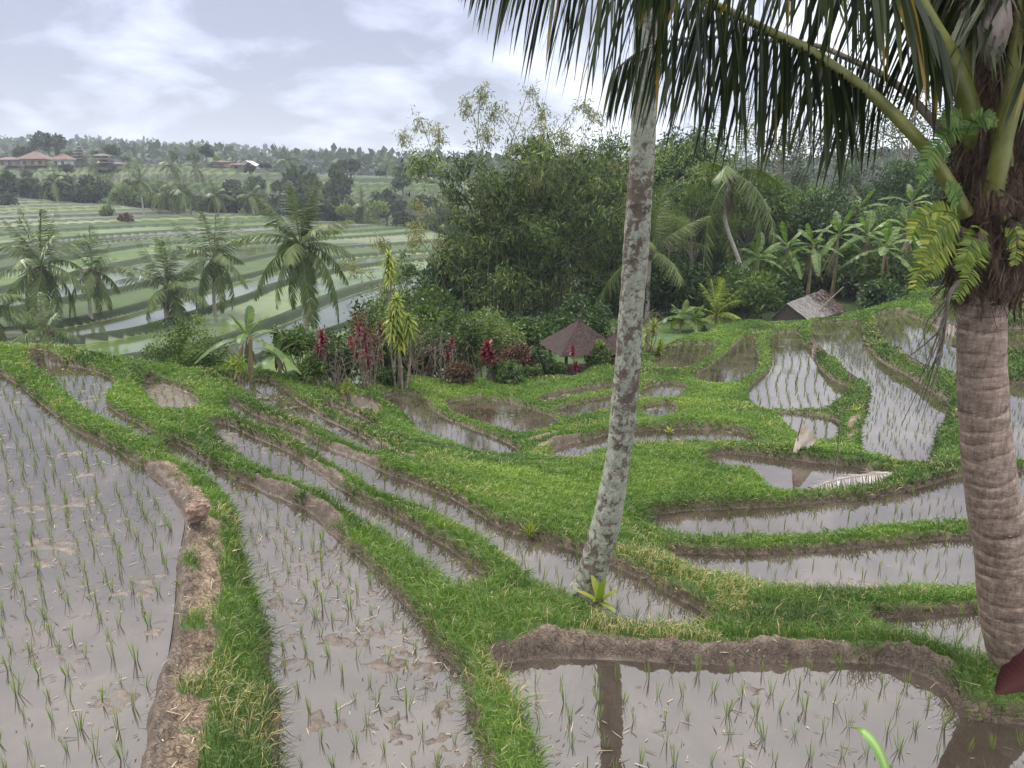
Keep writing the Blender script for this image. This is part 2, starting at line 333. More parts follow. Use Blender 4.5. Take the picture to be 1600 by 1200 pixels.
def far_z(x, y):
    """valley, the terraced slope across it, a wooded gully and the far hills; also returns the field mask and level"""
    u = -.88*x+.47*y+13*(fbm(x*.017, y*.017, 5, 2)-.5)*2+3.2*(fbm(x*.07, y*.07, 9, 2)-.5)*2*(1-sstep(60, 120, y))+5*np.sin(y*.05+x*.03)
    base = -9.0+(u-47)*.056
    step = .48; q = base/step; q = q+.45*np.sin(q*1.9+x*.03)*1.0/1.9; l = np.floor(q); f = q-l
    ter = (l+sstep(.0, .10, f))*step
    rim = (1-sstep(85, 130, y))*sstep(.0, .09, f)*(1-sstep(.12, .19, f))*.16
    left = ter+rim
    y2 = y+.25*x      # gully line
    gul = sstep(156, 184, y2)
    z = left*(1-gul)+(-14)*gul
    rise = sstep(180, 226, y2); azz = x/np.maximum(y, 1); lift = 5.3*(1-sstep(-.60, -.10, azz)); z = z+rise*(14+4+lift+2*(fbm(x*.02, y*.02, 3, 2)-.5))
    u2 = y+.3*x+8*(fbm(x*.02, y*.02, 4, 3)-.5)*2
    b2 = 4+lift+(u2-262)*.012; s2 = .45; q2 = b2/s2; t2 = (np.floor(q2)+sstep(0, .2, q2-np.floor(q2)))*s2
    up = sstep(226, 240, y2); z = z*(1-up)+t2*up
    q3 = z/1.5; f3 = q3-np.floor(q3); sl = sstep(.04, .12, rise)*(1-up); z = z*(1-sl)+(np.floor(q3)+sstep(0, .35, f3))*1.5*sl; fieldS = sl*sstep(.36, .44, f3)
    az = x/np.maximum(y, 1)
    hill = sstep(420, 950, y)*(22-38*sstep(-.75, .12, az)+8*sstep(-.9,-.5,-az*0+az)*0)+sstep(500, 950, y)*7*(fbm(x*.004, y*.004, 8, 3)-.5)*2
    z = z+np.where(y > 420, hill+sstep(420, 950, y)*8, 0)
    fieldL = (1-gul)*sstep(.13, .17, f); fieldR = up*sstep(.2, .3, q2-np.floor(q2))*(1-sstep(380, 460, y))
    field = np.maximum(np.maximum(fieldL, fieldR), fieldS); l = np.where(sl > .5, np.floor(q3)+300, l); lev = np.where(up > .5, np.floor(q2)+100, l)
    # right-hand woodland floor
    wr = sstep(-.12, .03, az)
    zr = -3.6+1.2*(fbm(x*.06, y*.06, 12, 3)-.5)+2.2*sstep(.5, .8, az)*sstep(20, 45, y)-9*sstep(45, 120, y)*(1-sstep(.3, .8, az))+ 14*sstep(150, 420, y)+10*sstep(500,1000,y)
    return z*(1-wr)+zr*wr, field*(1-wr), lev
MUDLINES = [([(312,800),(308,850),(300,910),(296,960),(285,1020),(268,1080),(258,1140),(248,1200),(235,1320)], .5, .23, -.02),
 ([(243,718),(272,740),(298,776)], .5, .26, .0), ([(352,738),(400,748),(450,766),(505,800)], .25, .25, .07),
 ([(870,1004),(1000,1012),(1150,1016),(1300,1012),(1390,1020),(1455,1042)], .15, .24, .06),
 ([(470,709),(500,722),(530,744)], -.05, .14, 0), ([(505,688),(545,700),(582,713)], -.3, .16, 0), ([(580,688),(620,705),(672,732)], -.7, .16, 0),
 ([(838,677),(870,668),(905,660)], -1.9, .2, 0), ([(850,692),(900,682)], -1.85, .2, 0), ([(1336,648),(1327,684)], -1.9, .13, 0), ([(790,1028),(830,1020)], .1, .15, 0)]
mudlines = [(np.array([P(a, b, z)[:2] for a, b in pl]), hw) for pl, z, hw, _ in MUDLINES]
def height(x, y, detail=True):
    """ground height and surface masks: grass, mud, wet, field, level"""
    r = np.hypot(x, y); az = np.arctan2(x, y); n = len(x); pts = np.stack([x, y], 1)
    er = np.interp(az, edge_az, edge_r); ez = np.interp(az, edge_az, edge_z)
    z = top_at(x, y); zf, field, lev = far_z(x, y)
    grass = np.ones(n); wet = np.zeros(n); mud = np.zeros(n); inside = np.zeros(n, bool); nearsd = np.full(n, 9.)
    near = r < 46
    zz = z+.03*(fbm(x*3, y*3, 21, 3)-.5)*2
    low = np.full(n, 99.)
    wob = .05*(fbm(x*2.3, y*2.3, 31, 3)-.5)*2
    for nm, pz, pm, poly in pools:
        lo = poly.min(0)-1.6; hi = poly.max(0)+1.6
        s = np.nonzero((x > lo[0]) & (x < hi[0]) & (y > lo[1]) & (y < hi[1]))[0]
        if len(s) == 0: continue
        sd = poly_sd(pts[s], poly)+wob[s]; o = sd > 0
        so = s[o]; d = sd[o]; prof = pz+1.7*d+.02
        low[so] = np.minimum(low[so], prof); nearsd[so] = np.minimum(nearsd[so], d)
        si = s[~o]; di = -sd[~o]; inside[si] = True; xs, ys = x[si], y[si]
        pat = fbm(xs*1.3+3*fbm(xs*.8, ys*.8, 77, 2), ys*2.6, 55, 5)
        th = .695-.20*pm; pat = pat*.5+.28*fbm(xs*6, ys*6, 56, 4)+.22*fbm(xs*17, ys*17, 57, 2)
        m = (pat-th)*.26-.006+(.03 if pm > .9 else 0)
        m = np.clip(m, -.05, .010)+.022*(fbm(xs*13, ys*13, 66, 3)-.5)
        hb = np.where(di < .12, (.12-di)*.12, 0)
        z_in = pz+m*sstep(0, .15, di)-.015*(1-sstep(0, .15, di))+hb*.0
        zz[si] = z_in; mud[si] = 1; grass[si] = 0; wet[si] = 1
    out = ~inside; k = .05
    for (pl, hw), ml in zip(mudlines, MUDLINES):
        if ml[3] > 0:
            s = np.nonzero((np.abs(x-pl[:, 0].mean()) < np.ptp(pl[:, 0])/2+1) & (np.abs(y-pl[:, 1].mean()) < np.ptp(pl[:, 1])/2+1) & out)[0]
            zz[s] += ml[3]*(1-sstep(hw*.5, hw+.25, line_d(pts[s], pl)))
    a, b = zz[out], low[out]; h = np.clip(.5+.5*(b-a)/k, 0, 1); zz[out] = b*(1-h)+a*h-k*h*(1-h)
    bank = sstep(-.02-.004*r, .03, nearsd); grass = np.where(out, np.minimum(grass, bank), 0); mud = np.where(out & (nearsd < .09), np.maximum(mud, 1-sstep(.03, .09, nearsd)), mud)
    wet = np.where(out & (nearsd < .12), .7*(1-sstep(.04, .12, nearsd)), wet)
    cl = np.zeros(n)
    for pl, hw in mudlines:
        s = np.nonzero((np.abs(x-pl[:, 0].mean()) < np.ptp(pl[:, 0])/2+1) & (np.abs(y-pl[:, 1].mean()) < np.ptp(pl[:, 1])/2+1) & out)[0]
        d = line_d(pts[s], pl)+.20*(fbm(x[s]*4, y[s]*4, 91, 4)-.5); mk = (1-sstep(hw-.05, hw+.01, d))*sstep(.30, .36, fbm(x[s]*2.6, y[s]*2.6, 95, 3))
        mud[s] = np.maximum(mud[s], mk); grass[s] *= 1-mk; cl[s] = np.maximum(cl[s], mk)
    wet = np.maximum(wet, cl*(1-sstep(.10, .26, nearsd))*.85); wall = out & (nearsd < .35); zz = zz+cl*sstep(.01, .11, nearsd)*(.075*(fbm(x*6, y*6, 14, 4)-.5)*2+.05*(np.abs(fbm(x*13, y*13, 16, 3)-.5)*2-.2)-.01)+np.where(wall, .03*(fbm(x*11, y*11, 15, 3)-.5)*2*sstep(0, .1, nearsd), 0)
    # the bank the viewer stands on
    bk = 2.4-.78*np.maximum(r-.6, 0); zz = np.where(r < 3.9, np.maximum(np.where(inside & (bk > zz), bk, zz), bk), zz)
    ib = (r < 3.9) & (bk >= zz-1e-6); grass = np.where(ib, 1, grass); mud = np.where(ib, 0, mud); wet = np.where(ib, 0, wet)
    # beyond the rim of the near terraces the ground falls into the valley
    t = r-er; drop = ez+BUND*.3-.02*np.maximum(t, 0)-np.where(az < -.05, .62, .28)*np.maximum(t-.5, 0)
    beyond = np.maximum(drop, zf)
    w = sstep(-.1, .5, t); w = np.where(inside, 0, w)
    z = np.where(near | (w < 1), zz*(1-w)+beyond*w, beyond)
    far = (t > .5) & (zf >= drop-.02)
    field = field*far
    grass = np.where(t > .5, 1-field, grass); mud = np.where(t > .5, 0, mud); wet = np.where(t > .5, 0, wet)
    return z, grass, mud, wet, field, lev, inside, nearsd
def ground_z(x, y): return float(height(np.array([float(x)]), np.array([float(y)]))[0][0])

def build_ground():
    az = np.concatenate([np.linspace(R(-62), R(-39), 40, endpoint=False), np.linspace(R(-39), R(39), 900), np.linspace(R(39), R(62), 41)[1:]])
    r = [0.0, .3, .6]
    while r[-1] < 3.5: r.append(r[-1]+.12)
    while r[-1] < 42: r.append(r[-1]*1.0046)
    while r[-1] < 300: r.append(r[-1]*1.006)
    while r[-1] < 1500: r.append(r[-1]*1.03)
    r = np.array(r); nr, na = len(r), len(az)
    Rr, A = np.meshgrid(r, az, indexing='ij'); x = (Rr*np.sin(A)).ravel(); y = (Rr*np.cos(A)).ravel()
    z, grass, mud, wet, field, lev, inside, nsd = height(x, y)
    V = np.stack([x, y, z], 1); i = np.arange((nr-1)*na).reshape(nr-1, na)[:, :-1].ravel()
    F = np.stack([i, i+1, i+1+na, i+na], 1)
    me = mesh_np('ground', V, F.ravel(), np.full(len(F), 4), None, [ground_mat()], None, True)
    hsh = (np.sin(lev*12.9898)*43758.5453) % 1
    c = me.color_attributes.new('mask', 'FLOAT_COLOR', 'POINT'); c.data.foreach_set('color', np.stack([grass, mud, wet, field], 1).astype(np.float32).ravel())
    a = me.attributes.new('lev', 'FLOAT', 'POINT'); a.data.foreach_set('value', hsh.astype(np.float32))
    o = link('ground', me); tag(o, None, None, kind='structure')
    return dict(x=x, y=y, z=z, grass=grass, mud=mud, wet=wet, field=field, r=Rr.ravel(), az=A.ravel(), nr=nr, na=na, inside=inside, nsd=nsd)
def ground_mat():
    m, nt, N, L = new_mat('terraced earth'); tc = N('ShaderNodeTexCoord'); ob = tc.outputs['Object']
    at = N('ShaderNodeAttribute'); at.attribute_name = 'mask'; sp = N('ShaderNodeSeparateColor'); L(at.outputs['Color'], sp.inputs[0])
    lv = N('ShaderNodeAttribute'); lv.attribute_name = 'lev'
    soil = ramp(N, L, noise(N, L, ob, 5, 6, .7), [(.3, (.10, .070, .048)), (.5, (.20, .150, .108)), (.7, (.34, .27, .20))])
    soil2 = ramp(N, L, noise(N, L, ob, 38, 4, .7), [(.3, (.55, .52, .5)), (.65, (1.15, 1.12, 1.08))])
    soil = mixc(N, L, 1.0, soil, soil2, 'MULTIPLY')
    vo = N('ShaderNodeTexVoronoi'); vo.feature = 'DISTANCE_TO_EDGE'; vo.inputs['Scale'].default_value = 22
    dis = N('ShaderNodeVectorMath'); dis.operation = 'ADD'; nz = N('ShaderNodeTexNoise'); nz.inputs['Scale'].default_value = 6; L(ob, nz.inputs['Vector'])
    scl = N('ShaderNodeVectorMath'); scl.operation = 'SCALE'; scl.inputs['Scale'].default_value = .26; L(nz.outputs['Color'], scl.inputs[0])
    L(ob, dis.inputs[0]); L(scl.outputs[0], dis.inputs[1]); L(dis.outputs[0], vo.inputs['Vector'])
    crack = ramp(N, L, vo.outputs['Distance'], [(.0, (.40, .36, .33)), (.08, (1, 1, 1))])
    wm = N('ShaderNodeMapRange'); L(sp.outputs[2], wm.inputs[0]); wm.inputs[1].default_value = .86; wm.inputs[2].default_value = 1.0; crack = mixc(N, L, wm.outputs[0], crack, (1, 1, 1)); soil = mixc(N, L, 1.0, soil, crack, 'MULTIPLY')
    wetc = ramp(N, L, noise(N, L, ob, 7, 7, .72), [(.3, (.040, .028, .021)), (.5, (.085, .062, .048)), (.7, (.16, .125, .098))])
    soilw = mixc(N, L, sp.outputs[2], soil, mixc(N, L, 1.0, wetc, mixc(N, L, .5, soil2, crack), 'MULTIPLY'))
    gr = ramp(N, L, noise(N, L, ob, 2.5, 6, .7), [(.3, (.028, .050, .012)), (.5, (.05, .095, .018)), (.7, (.09, .13, .03))])
    gr = mixc(N, L, 1.0, gr, (1, 1, 1), 'MULTIPLY')
    base = mixc(N, L, sp.outputs[1], gr, soilw)
    # distant flooded and green fields
    fld = ramp(N, L, lv.outputs['Fac'], [(0, (.022, .042, .010)), (.25, (.055, .095, .016)), (.5, (.080, .105, .028)), (.68, (.050, .060, .035)), (1, (.045, .045, .035))])
    nf = noise(N, L, ob, .25, 4, .6); fl2 = ramp(N, L, nf, [(.3, (.6, .65, .6)), (.7, (1.35, 1.3, 1.25))])
    fld = mixc(N, L, 1.0, fld, fl2, 'MULTIPLY')
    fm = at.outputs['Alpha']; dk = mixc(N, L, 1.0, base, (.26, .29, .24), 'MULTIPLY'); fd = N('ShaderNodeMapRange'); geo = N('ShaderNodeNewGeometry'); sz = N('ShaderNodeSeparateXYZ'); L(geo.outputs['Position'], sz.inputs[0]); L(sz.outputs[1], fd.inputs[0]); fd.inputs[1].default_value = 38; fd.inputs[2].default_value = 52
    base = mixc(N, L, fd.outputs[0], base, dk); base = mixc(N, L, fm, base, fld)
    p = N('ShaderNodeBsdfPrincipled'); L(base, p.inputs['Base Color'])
    # flooded fields shine where the level is a watery one
    ws = N('ShaderNodeMath'); ws.operation = 'ADD'; L(lv.outputs['Fac'], ws.inputs[0]); nn = noise(N, L, ob, .06, 3, .5); L(nn, ws.inputs[1])
    wr = N('ShaderNodeMapRange'); L(ws.outputs[0], wr.inputs[0]); wr.inputs[1].default_value = .66; wr.inputs[2].default_value = .95
    gl = N('ShaderNodeMath'); gl.operation = 'MULTIPLY'; L(wr.outputs[0], gl.inputs[0]); L(fm, gl.inputs[1])
    fy = N('ShaderNodeMapRange'); L(sz.outputs[1], fy.inputs[0]); fy.inputs[1].default_value = 125; fy.inputs[2].default_value = 155; fy.inputs[3].default_value = 1; fy.inputs[4].default_value = .12
    g2 = N('ShaderNodeMath'); g2.operation = 'MULTIPLY'; L(gl.outputs[0], g2.inputs[0]); L(fy.outputs[0], g2.inputs[1]); gl = g2
    wt = N('ShaderNodeMapRange'); L(sp.outputs[2], wt.inputs[0]); wt.inputs[1].default_value = .75; wt.inputs[2].default_value = 1.0; wt.inputs[4].default_value = .75
    gm = N('ShaderNodeMath'); gm.operation = 'MAXIMUM'; L(gl.outputs[0], gm.inputs[0]); L(wt.outputs[0], gm.inputs[1])
    rg = N('ShaderNodeMapRange'); L(gm.outputs[0], rg.inputs[0]); rg.inputs[3].default_value = .95; rg.inputs[4].default_value = .10; L(rg.outputs[0], p.inputs['Roughness'])
    b = N('ShaderNodeBump'); b.inputs['Strength'].default_value = .6; b.inputs['Distance'].default_value = .03
    hh = mixc(N, L, .5, noise(N, L, ob, 22, 6, .75), crack)
    L(hh, b.inputs['Height']); inv = N('ShaderNodeMath'); inv.operation = 'SUBTRACT'; inv.inputs[0].default_value = .8; L(fm, inv.inputs[1]); inv.use_clamp = True
    L(inv.outputs[0], b.inputs['Strength']); L(b.outputs[0], p.inputs['Normal'])
    o = N('ShaderNodeOutputMaterial'); L(p.outputs[0], o.inputs[0]); return m
def water_mat():
    m, nt, N, L = new_mat('muddy shallow water'); tc = N('ShaderNodeTexCoord'); ob = tc.outputs['Object']
    at = N('ShaderNodeObjectInfo')
    c = ramp(N, L, noise(N, L, ob, .9, 6, .65, .5), [(.3, (.022, .016, .012)), (.5, (.042, .032, .026)), (.7, (.080, .062, .050))])
    p = N('ShaderNodeBsdfPrincipled'); L(c, p.inputs['Base Color']); p.inputs['IOR'].default_value = 1.85
    r = N('ShaderNodeMapRange'); L(noise(N, L, ob, 2.2, 5, .7), r.inputs[0]); r.inputs[1].default_value = .45; r.inputs[2].default_value = .75
    r.inputs[3].default_value = .01; r.inputs[4].default_value = .07; L(r.outputs[0], p.inputs['Roughness'])
    b = N('ShaderNodeBump'); b.inputs['Strength'].default_value = .08; b.inputs['Distance'].default_value = .01
    L(noise(N, L, ob, 7, 3, .5), b.inputs['Height']); L(b.outputs[0], p.inputs['Normal'])
    o = N('ShaderNodeOutputMaterial'); L(p.outputs[0], o.inputs[0]); return m
G = build_ground()
MAT_WATER = water_mat()
for nm, z, mud, poly in pools:
    if mud > .95: continue
    V = np.concatenate([poly, np.full((len(poly), 1), z)], 1)
    a = .5*np.sum(poly[:, 0]*np.roll(poly[:, 1], -1)-np.roll(poly[:, 0], -1)*poly[:, 1])
    idx = np.arange(len(poly)) if a > 0 else np.arange(len(poly))[::-1]
    o = link('paddy_water', mesh_np('paddy_water', V, idx, [len(poly)], None, [MAT_WATER])); o['kind'] = 'structure'
# ---------------------------------------------------------------- grass and rice
MAT_GRASS = leaf_mat('grass blades', [(0, (.026, .044, .014)), (.35, (.080, .145, .028)), (.7, (.165, .26, .045)), (.9, (.28, .34, .08)), (1, (.40, .33, .18))], .35, .5, 0)
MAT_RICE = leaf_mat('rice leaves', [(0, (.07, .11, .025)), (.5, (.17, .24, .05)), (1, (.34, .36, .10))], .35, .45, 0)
rs = np.random.RandomState(7)
def build_grass():
    V3 = np.stack([G['x'], G['y'], G['z']], 1); nr, na = G['nr'], G['na']
    i = np.arange((nr-1)*na).reshape(nr-1, na)[:, :-1].ravel()
    a, b, c, d = V3[i], V3[i+1], V3[i+1+na], V3[i+na]
    r = G['r'][i]; az = np.abs(G['az'][i]); g = (G['grass'][i]+G['grass'][i+1]+G['grass'][i+1+na]+G['grass'][i+na])/4
    ok = (r > 1.0) & (r < 44) & (az < R(60)) & (g > .3) & (b[:, 2] > -6)
    er = np.interp(G['az'][i], edge_az, edge_r); ok &= r < er+2.0
    az = az[ok]; i = i[ok]; a, b, c, d, r, g = a[ok], b[ok], c[ok], d[ok], r[ok], g[ok]
    nrm = np.cross(c-a, d-b); area = .5*np.linalg.norm(nrm, axis=1); nrm = unit(nrm); nrm *= np.sign(nrm[:, 2:3]+1e-9)
    w = np.maximum(.0055, .00105*r); ln = .108-.0006*np.minimum(r, 30)
    pat = fbm(a[:, 0]*1.1, a[:, 1]*1.1, 201, 4); ragged = fbm(a[:, 0]*4, a[:, 1]*4, 202, 3)
    ln = ln*(.25+1.75*ragged)*np.where(r < 8.5, 1.25, 1)
    steep = 1-np.clip(nrm[:, 2], 0, 1)
    dens = 1.75/(w*ln)*np.where(r > 16, .8, 1)*(1-.45*np.clip(steep*1.6-.2, 0, 1))
    lam = area*dens*g*np.where((az > R(41)) | (r < 3.2), .45, 1); w = np.where((az > R(41)) | (r < 3.2), w*1.7, w)
    n = rs.poisson(np.minimum(lam, 400)); k = np.repeat(np.arange(len(i)), n); N = len(k); print('blades', N)
    u, v = rs.rand(N, 1), rs.rand(N, 1); p = (a[k]*(1-u)+b[k]*u)*(1-v)+(d[k]*(1-u)+c[k]*u)*v
    ang = rs.rand(N)*2*math.pi; lean = .25+.75*rs.rand(N)
    D = np.stack([np.cos(ang)*lean, np.sin(ang)*lean, np.ones(N)], 1)+nrm[k]*.8; D = unit(D)
    S = unit(np.cross(D, rs.normal(size=(N, 3)))); L_ = (ln[k]*(.55+.9*rs.rand(N)))[:, None]; W_ = (w[k]*(.7+.6*rs.rand(N)))[:, None]*.5; weed = (rs.rand(N, 1) < .05) & (fbm(p[:, 0]*1.7, p[:, 1]*1.7, 501, 3) > .5)[:, None]; W_ = np.where(weed, W_*2.8, W_); L_ = np.where(weed, L_*.6, L_)
    bend = np.stack([np.cos(ang), np.sin(ang), -np.ones(N)*.7], 1)*L_*(.15+.4*rs.rand(N, 1))
    m = p+D*L_*.55; t = p+D*L_*.95+bend
    V = np.stack([p-S*W_*.7-nrm[k]*.01, p+S*W_*.7-nrm[k]*.01, m+S*W_, m-S*W_, t], 1).reshape(-1, 3)
    base = np.arange(N)*5
    q = np.stack([base, base+1, base+2, base+3], 1); tr = np.stack([base+3, base+2, base+4], 1)
    loops = np.concatenate([q.ravel(), tr.ravel()]); sizes = np.concatenate([np.full(N, 4), np.full(N, 3)])
    # central meadow is yellower; some straw-coloured blades
    x, y = p[:, 0], p[:, 1]; cen = np.exp(-((x-.7)/2.6)**2-((y-11.0)/2.8)**2)
    big = fbm(p[:, 0]*.45, p[:, 1]*.45, 640, 3); col = -.24+.56*pat[k]+.62*big+.24*cen+.36*(rs.rand(N)-.5)-.32*np.clip(steep[k]-.15, 0, 1)
    dry = fbm(x*.9, y*.9, 300, 3) > .62; rk = r[k]; col = np.where((rs.rand(N) < np.where(rk < 9, .05, .02)) | (dry & (rs.rand(N) < np.where(rk < 9, .35, .16))), 1.0, np.clip(col+.06*(rk > 9), 0, .88))
    rn = np.repeat(col, 5)
    o = link('grass', mesh_np('grass', V, loops, sizes, rn, [MAT_GRASS])); tag(o, 'fresh green grass covering the earth banks between the paddies', None, kind='stuff')
build_grass()
def seedling_arr(rng, h=.17, nb=8):
    n = nb; a = rng.rand(n)*2*math.pi; le = .05+.26*rng.rand(n)**1.8
    D = np.stack([np.cos(a)*le, np.sin(a)*le, np.ones(n)], 1); C = np.stack([np.cos(a)*.006, np.sin(a)*.006, np.full(n, -.02)], 1)
    return strips(C, D, np.stack([-np.sin(a), np.cos(a), np.zeros(n)], 1)+np.array([0, 0, .2])+rng.normal(size=(n, 3))*.5, h*(.6+.6*rng.rand(n))+.02, .0050, h*.16*rng.rand(n), 3, 1.2, .6)
def build_rice():
    rng = np.random.RandomState(3); protos = []
    for i in range(8):
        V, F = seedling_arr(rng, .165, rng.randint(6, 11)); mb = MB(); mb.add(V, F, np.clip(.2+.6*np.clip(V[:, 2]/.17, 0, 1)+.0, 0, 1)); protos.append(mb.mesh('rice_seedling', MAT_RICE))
    tmpl = [seedling_arr(rng, .15, 6) for _ in range(10)]
    allp = []
    angs = {'A': 8, 'C': 14, 'D': -4, 'E': 30, 'F': 35, 'G': 30, 'V': 12, 'N': 0, 'O': 4, 'Q': 0}
    for nm, z, mud, poly in pools:
        if nm in ('M',): continue
        lo, hi = poly.min(0), poly.max(0); c = (lo+hi)/2; R0 = np.linalg.norm(hi-lo)/2+.3
        sp = .235 if z > -1.0 else .29; k = np.arange(-R0, R0, sp)
        gx, gy = np.meshgrid(k, k*1.0); th = R(angs.get(nm, 20)); wv = .10*np.sin(gy*.9+len(nm))
        gx = gx+wv; x = c[0]+gx*math.cos(th)+gy*math.sin(th); y = c[1]-gx*math.sin(th)+gy*math.cos(th)
        p = np.stack([x.ravel(), y.ravel()], 1)+rng.normal(size=(x.size, 2))*.019
        p = p[rng.rand(len(p)) > .06]; sd = poly_sd(p, poly); p = p[sd < -.10]
        for q in p: allp.append((q[0], q[1], z, nm))
    pos = np.array([(a, b, c) for a, b, c, _ in allp]); nms = [t[3] for t in allp]
    d = pos-np.array([0, 0, CAMZ]); cp, sp = math.cos(PITCH), math.sin(PITCH)
    depth = d[:, 1]*cp-d[:, 2]*sp; sx = 800+FPX*d[:, 0]/depth; sy = 600-FPX*(d[:, 1]*sp+d[:, 2]*cp)/depth
    vis = (sx > 2) & (sx < 1598) & (sy > 0) & (sy < 1203)
    keep = (np.hypot(pos[:, 0], pos[:, 1]) > 3.95)
    order = np.argsort(np.where(vis & keep, depth, 1e9))[:300]; near = set(order.tolist())
    lab = {'A': 'thin green rice seedling standing in the large leftmost flooded paddy', 'C': 'thin green rice seedling in the flooded paddy right of the cracked mud bank',
           'D': 'thin green rice seedling in the purplish front right paddy below the brown mud bank', 'B': 'thin green rice seedling in the narrow strip behind the left grass bank',
           'Q': 'thin green rice seedling in the small paddy beside the near palm trunk', 'E': 'thin green rice seedling in the narrow paddy ending at the grassy knoll', 'F': 'thin green rice seedling in the long strip paddy at the foot of the lichen trunk',
           'O': 'thin green rice seedling in the cloudy paddy left of the near palm trunk', 'N': 'thin green rice seedling in the long bright paddy left of the near palm trunk'}
    grp = {'A': 'seedlings in the leftmost paddy', 'C': 'seedlings right of the cracked mud bank', 'D': 'seedlings in the front right paddy'}
    for j in order:
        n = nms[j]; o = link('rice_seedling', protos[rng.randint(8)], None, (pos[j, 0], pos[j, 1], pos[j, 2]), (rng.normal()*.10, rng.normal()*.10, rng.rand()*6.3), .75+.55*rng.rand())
        tag(o, lab.get(n, 'thin green rice seedling in a flooded paddy'), 'seedling', grp.get(n, 'seedlings in paddy '+n) if n in grp else 'seedlings in the narrow middle paddies')
    mb = MB(); rest = [j for j in range(len(pos)) if j not in near and keep[j] and abs(math.atan2(pos[j, 0], pos[j, 1])) < R(48)]
    rr = np.hypot(pos[:, 0], pos[:, 1])
    for t in range(10):
        js = np.array([j for j in rest if j % 10 == t]); V, F = tmpl[t]; m = len(V)
        a = rng.rand(len(js))*6.28; s = (.8+.5*rng.rand(len(js))); ca, sa = np.cos(a)*s, np.sin(a)*s
        wf = 1+np.clip(rr[js]-9, 0, 20)*.045
        # widen far blades slightly so they stay visible
        mid = (V[0::2]+V[1::2])/2; dv = V.copy(); dv[0::2] -= mid; dv[1::2] -= mid; M2 = np.repeat(mid, 2, 0)
        VV = M2[None]+dv[None]*wf[:, None, None]
        X = VV[..., 0]*ca[:, None]-VV[..., 1]*sa[:, None]+pos[js, 0][:, None]; Y = VV[..., 0]*sa[:, None]+VV[..., 1]*ca[:, None]+pos[js, 1][:, None]
        Z = VV[..., 2]*s[:, None]+pos[js, 2][:, None]
        FF = (np.arange(len(js))[:, None, None]*m+F[None]).reshape(-1, 4)
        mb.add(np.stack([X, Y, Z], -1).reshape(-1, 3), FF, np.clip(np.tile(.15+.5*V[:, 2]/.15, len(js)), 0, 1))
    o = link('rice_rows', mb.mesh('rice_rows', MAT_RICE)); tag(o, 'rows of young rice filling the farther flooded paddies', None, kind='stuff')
build_rice()
def build_debris():
    """straw, twigs and rotted stalks lying in the water and on the bare mud"""
    rng = np.random.RandomState(11); mat = leaf_mat('straw and twigs', [(0, (.03, .022, .016)), (.5, (.10, .075, .05)), (1, (.42, .36, .24))], 0, .8, 0)
    mb = MB(); C = []; Z = []
    for nm, z, mud, poly in pools:
        if nm not in 'ABB2CDEFOQNH2B3': continue
        lo, hi = poly.min(0), poly.max(0); n = int((hi-lo).prod()*{'A': 70, 'C': 130, 'D': 75, 'B': 50, 'E': 80, 'F': 25, 'O': 12, 'N': 2, 'Q': 18, 'B3': 90, 'H2': 90, 'G': 40, 'H': 50}.get(nm, 12))
        p = lo+rng.rand(n, 2)*(hi-lo); p = p[(poly_sd(p, poly) < -.05)]; cl = fbm(p[:, 0]*1.3, p[:, 1]*1.3, 400, 3); p = p[rng.rand(len(p)) < np.clip((cl-.33)*4, .15, 1)]
        C.append(np.concatenate([p, np.full((len(p), 1), z+.008)], 1))
    for pl, hw in mudlines:
        for a, b in zip(pl[:-1], pl[1:]):
            n = int(np.linalg.norm(b-a)*hw*340); t = rng.rand(n, 1); e = unit((b-a)[None])[0]; nn = np.array([-e[1], e[0]])
            p = a+(b-a)*t+nn*(rng.rand(n, 1)*2-1)*hw*1.1
            h = height(p[:, 0].copy(), p[:, 1].copy())[0]; C.append(np.concatenate([p, h[:, None]+.008], 1))
    C = np.concatenate(C); n = len(C); a = rng.rand(n)*6.28; D = np.stack([np.cos(a), np.sin(a), rng.normal(size=n)*.12], 1)
    V, F = strips(C, D, np.tile([0, 0, 1.], (n, 1)), .03+.12*rng.rand(n)**2.2, .004+.004*rng.rand(n), -.01+.02*rng.rand(n), 2, 1, .7)
    mb.add(V, F, np.repeat(rng.rand(n)**1.3, 6)); o = link('straw_litter', mb.mesh('straw_litter', mat)); tag(o, 'bits of straw and rotted stalks scattered over mud and water', None, kind='stuff')
build_debris()

# ---------------------------------------------------------------- plant materials
L_DARK = leaf_mat('dark broad leaves', [(0, (.009, .020, .007)), (.5, (.028, .058, .015)), (1, (.10, .16, .038))], .3, .4, .2)
L_MID = leaf_mat('mid green leaves', [(0, (.016, .034, .009)), (.5, (.050, .090, .020)), (1, (.16, .22, .05))], .35, .45, .2)
L_PALE = leaf_mat('pale feathery leaves', [(0, (.06, .085, .03)), (.5, (.12, .17, .05)), (1, (.24, .28, .11))], .35, .5, .15)
L_BAMB = leaf_mat('bamboo leaves', [(0, (.014, .026, .008)), (.5, (.060, .100, .025)), (1, (.20, .25, .07))], .3, .55, .15)
L_DRYB = leaf_mat('yellowing bamboo leaves', [(0, (.09, .11, .045)), (.5, (.19, .20, .085)), (1, (.34, .30, .14))], .3, .6, .1)
L_RED = leaf_mat('red cordyline leaves', [(0, (.035, .007, .010)), (.5, (.10, .012, .022)), (1, (.27, .03, .05))], .35, .35, .1)
L_BRON = leaf_mat('bronze leaves', [(0, (.03, .013, .011)), (.5, (.075, .034, .024)), (1, (.17, .11, .05))], .25, .45, .2)
L_YEL = leaf_mat('yellow green leaves', [(0, (.07, .12, .02)), (.5, (.18, .24, .04)), (1, (.40, .40, .07))], .4, .4, .1)
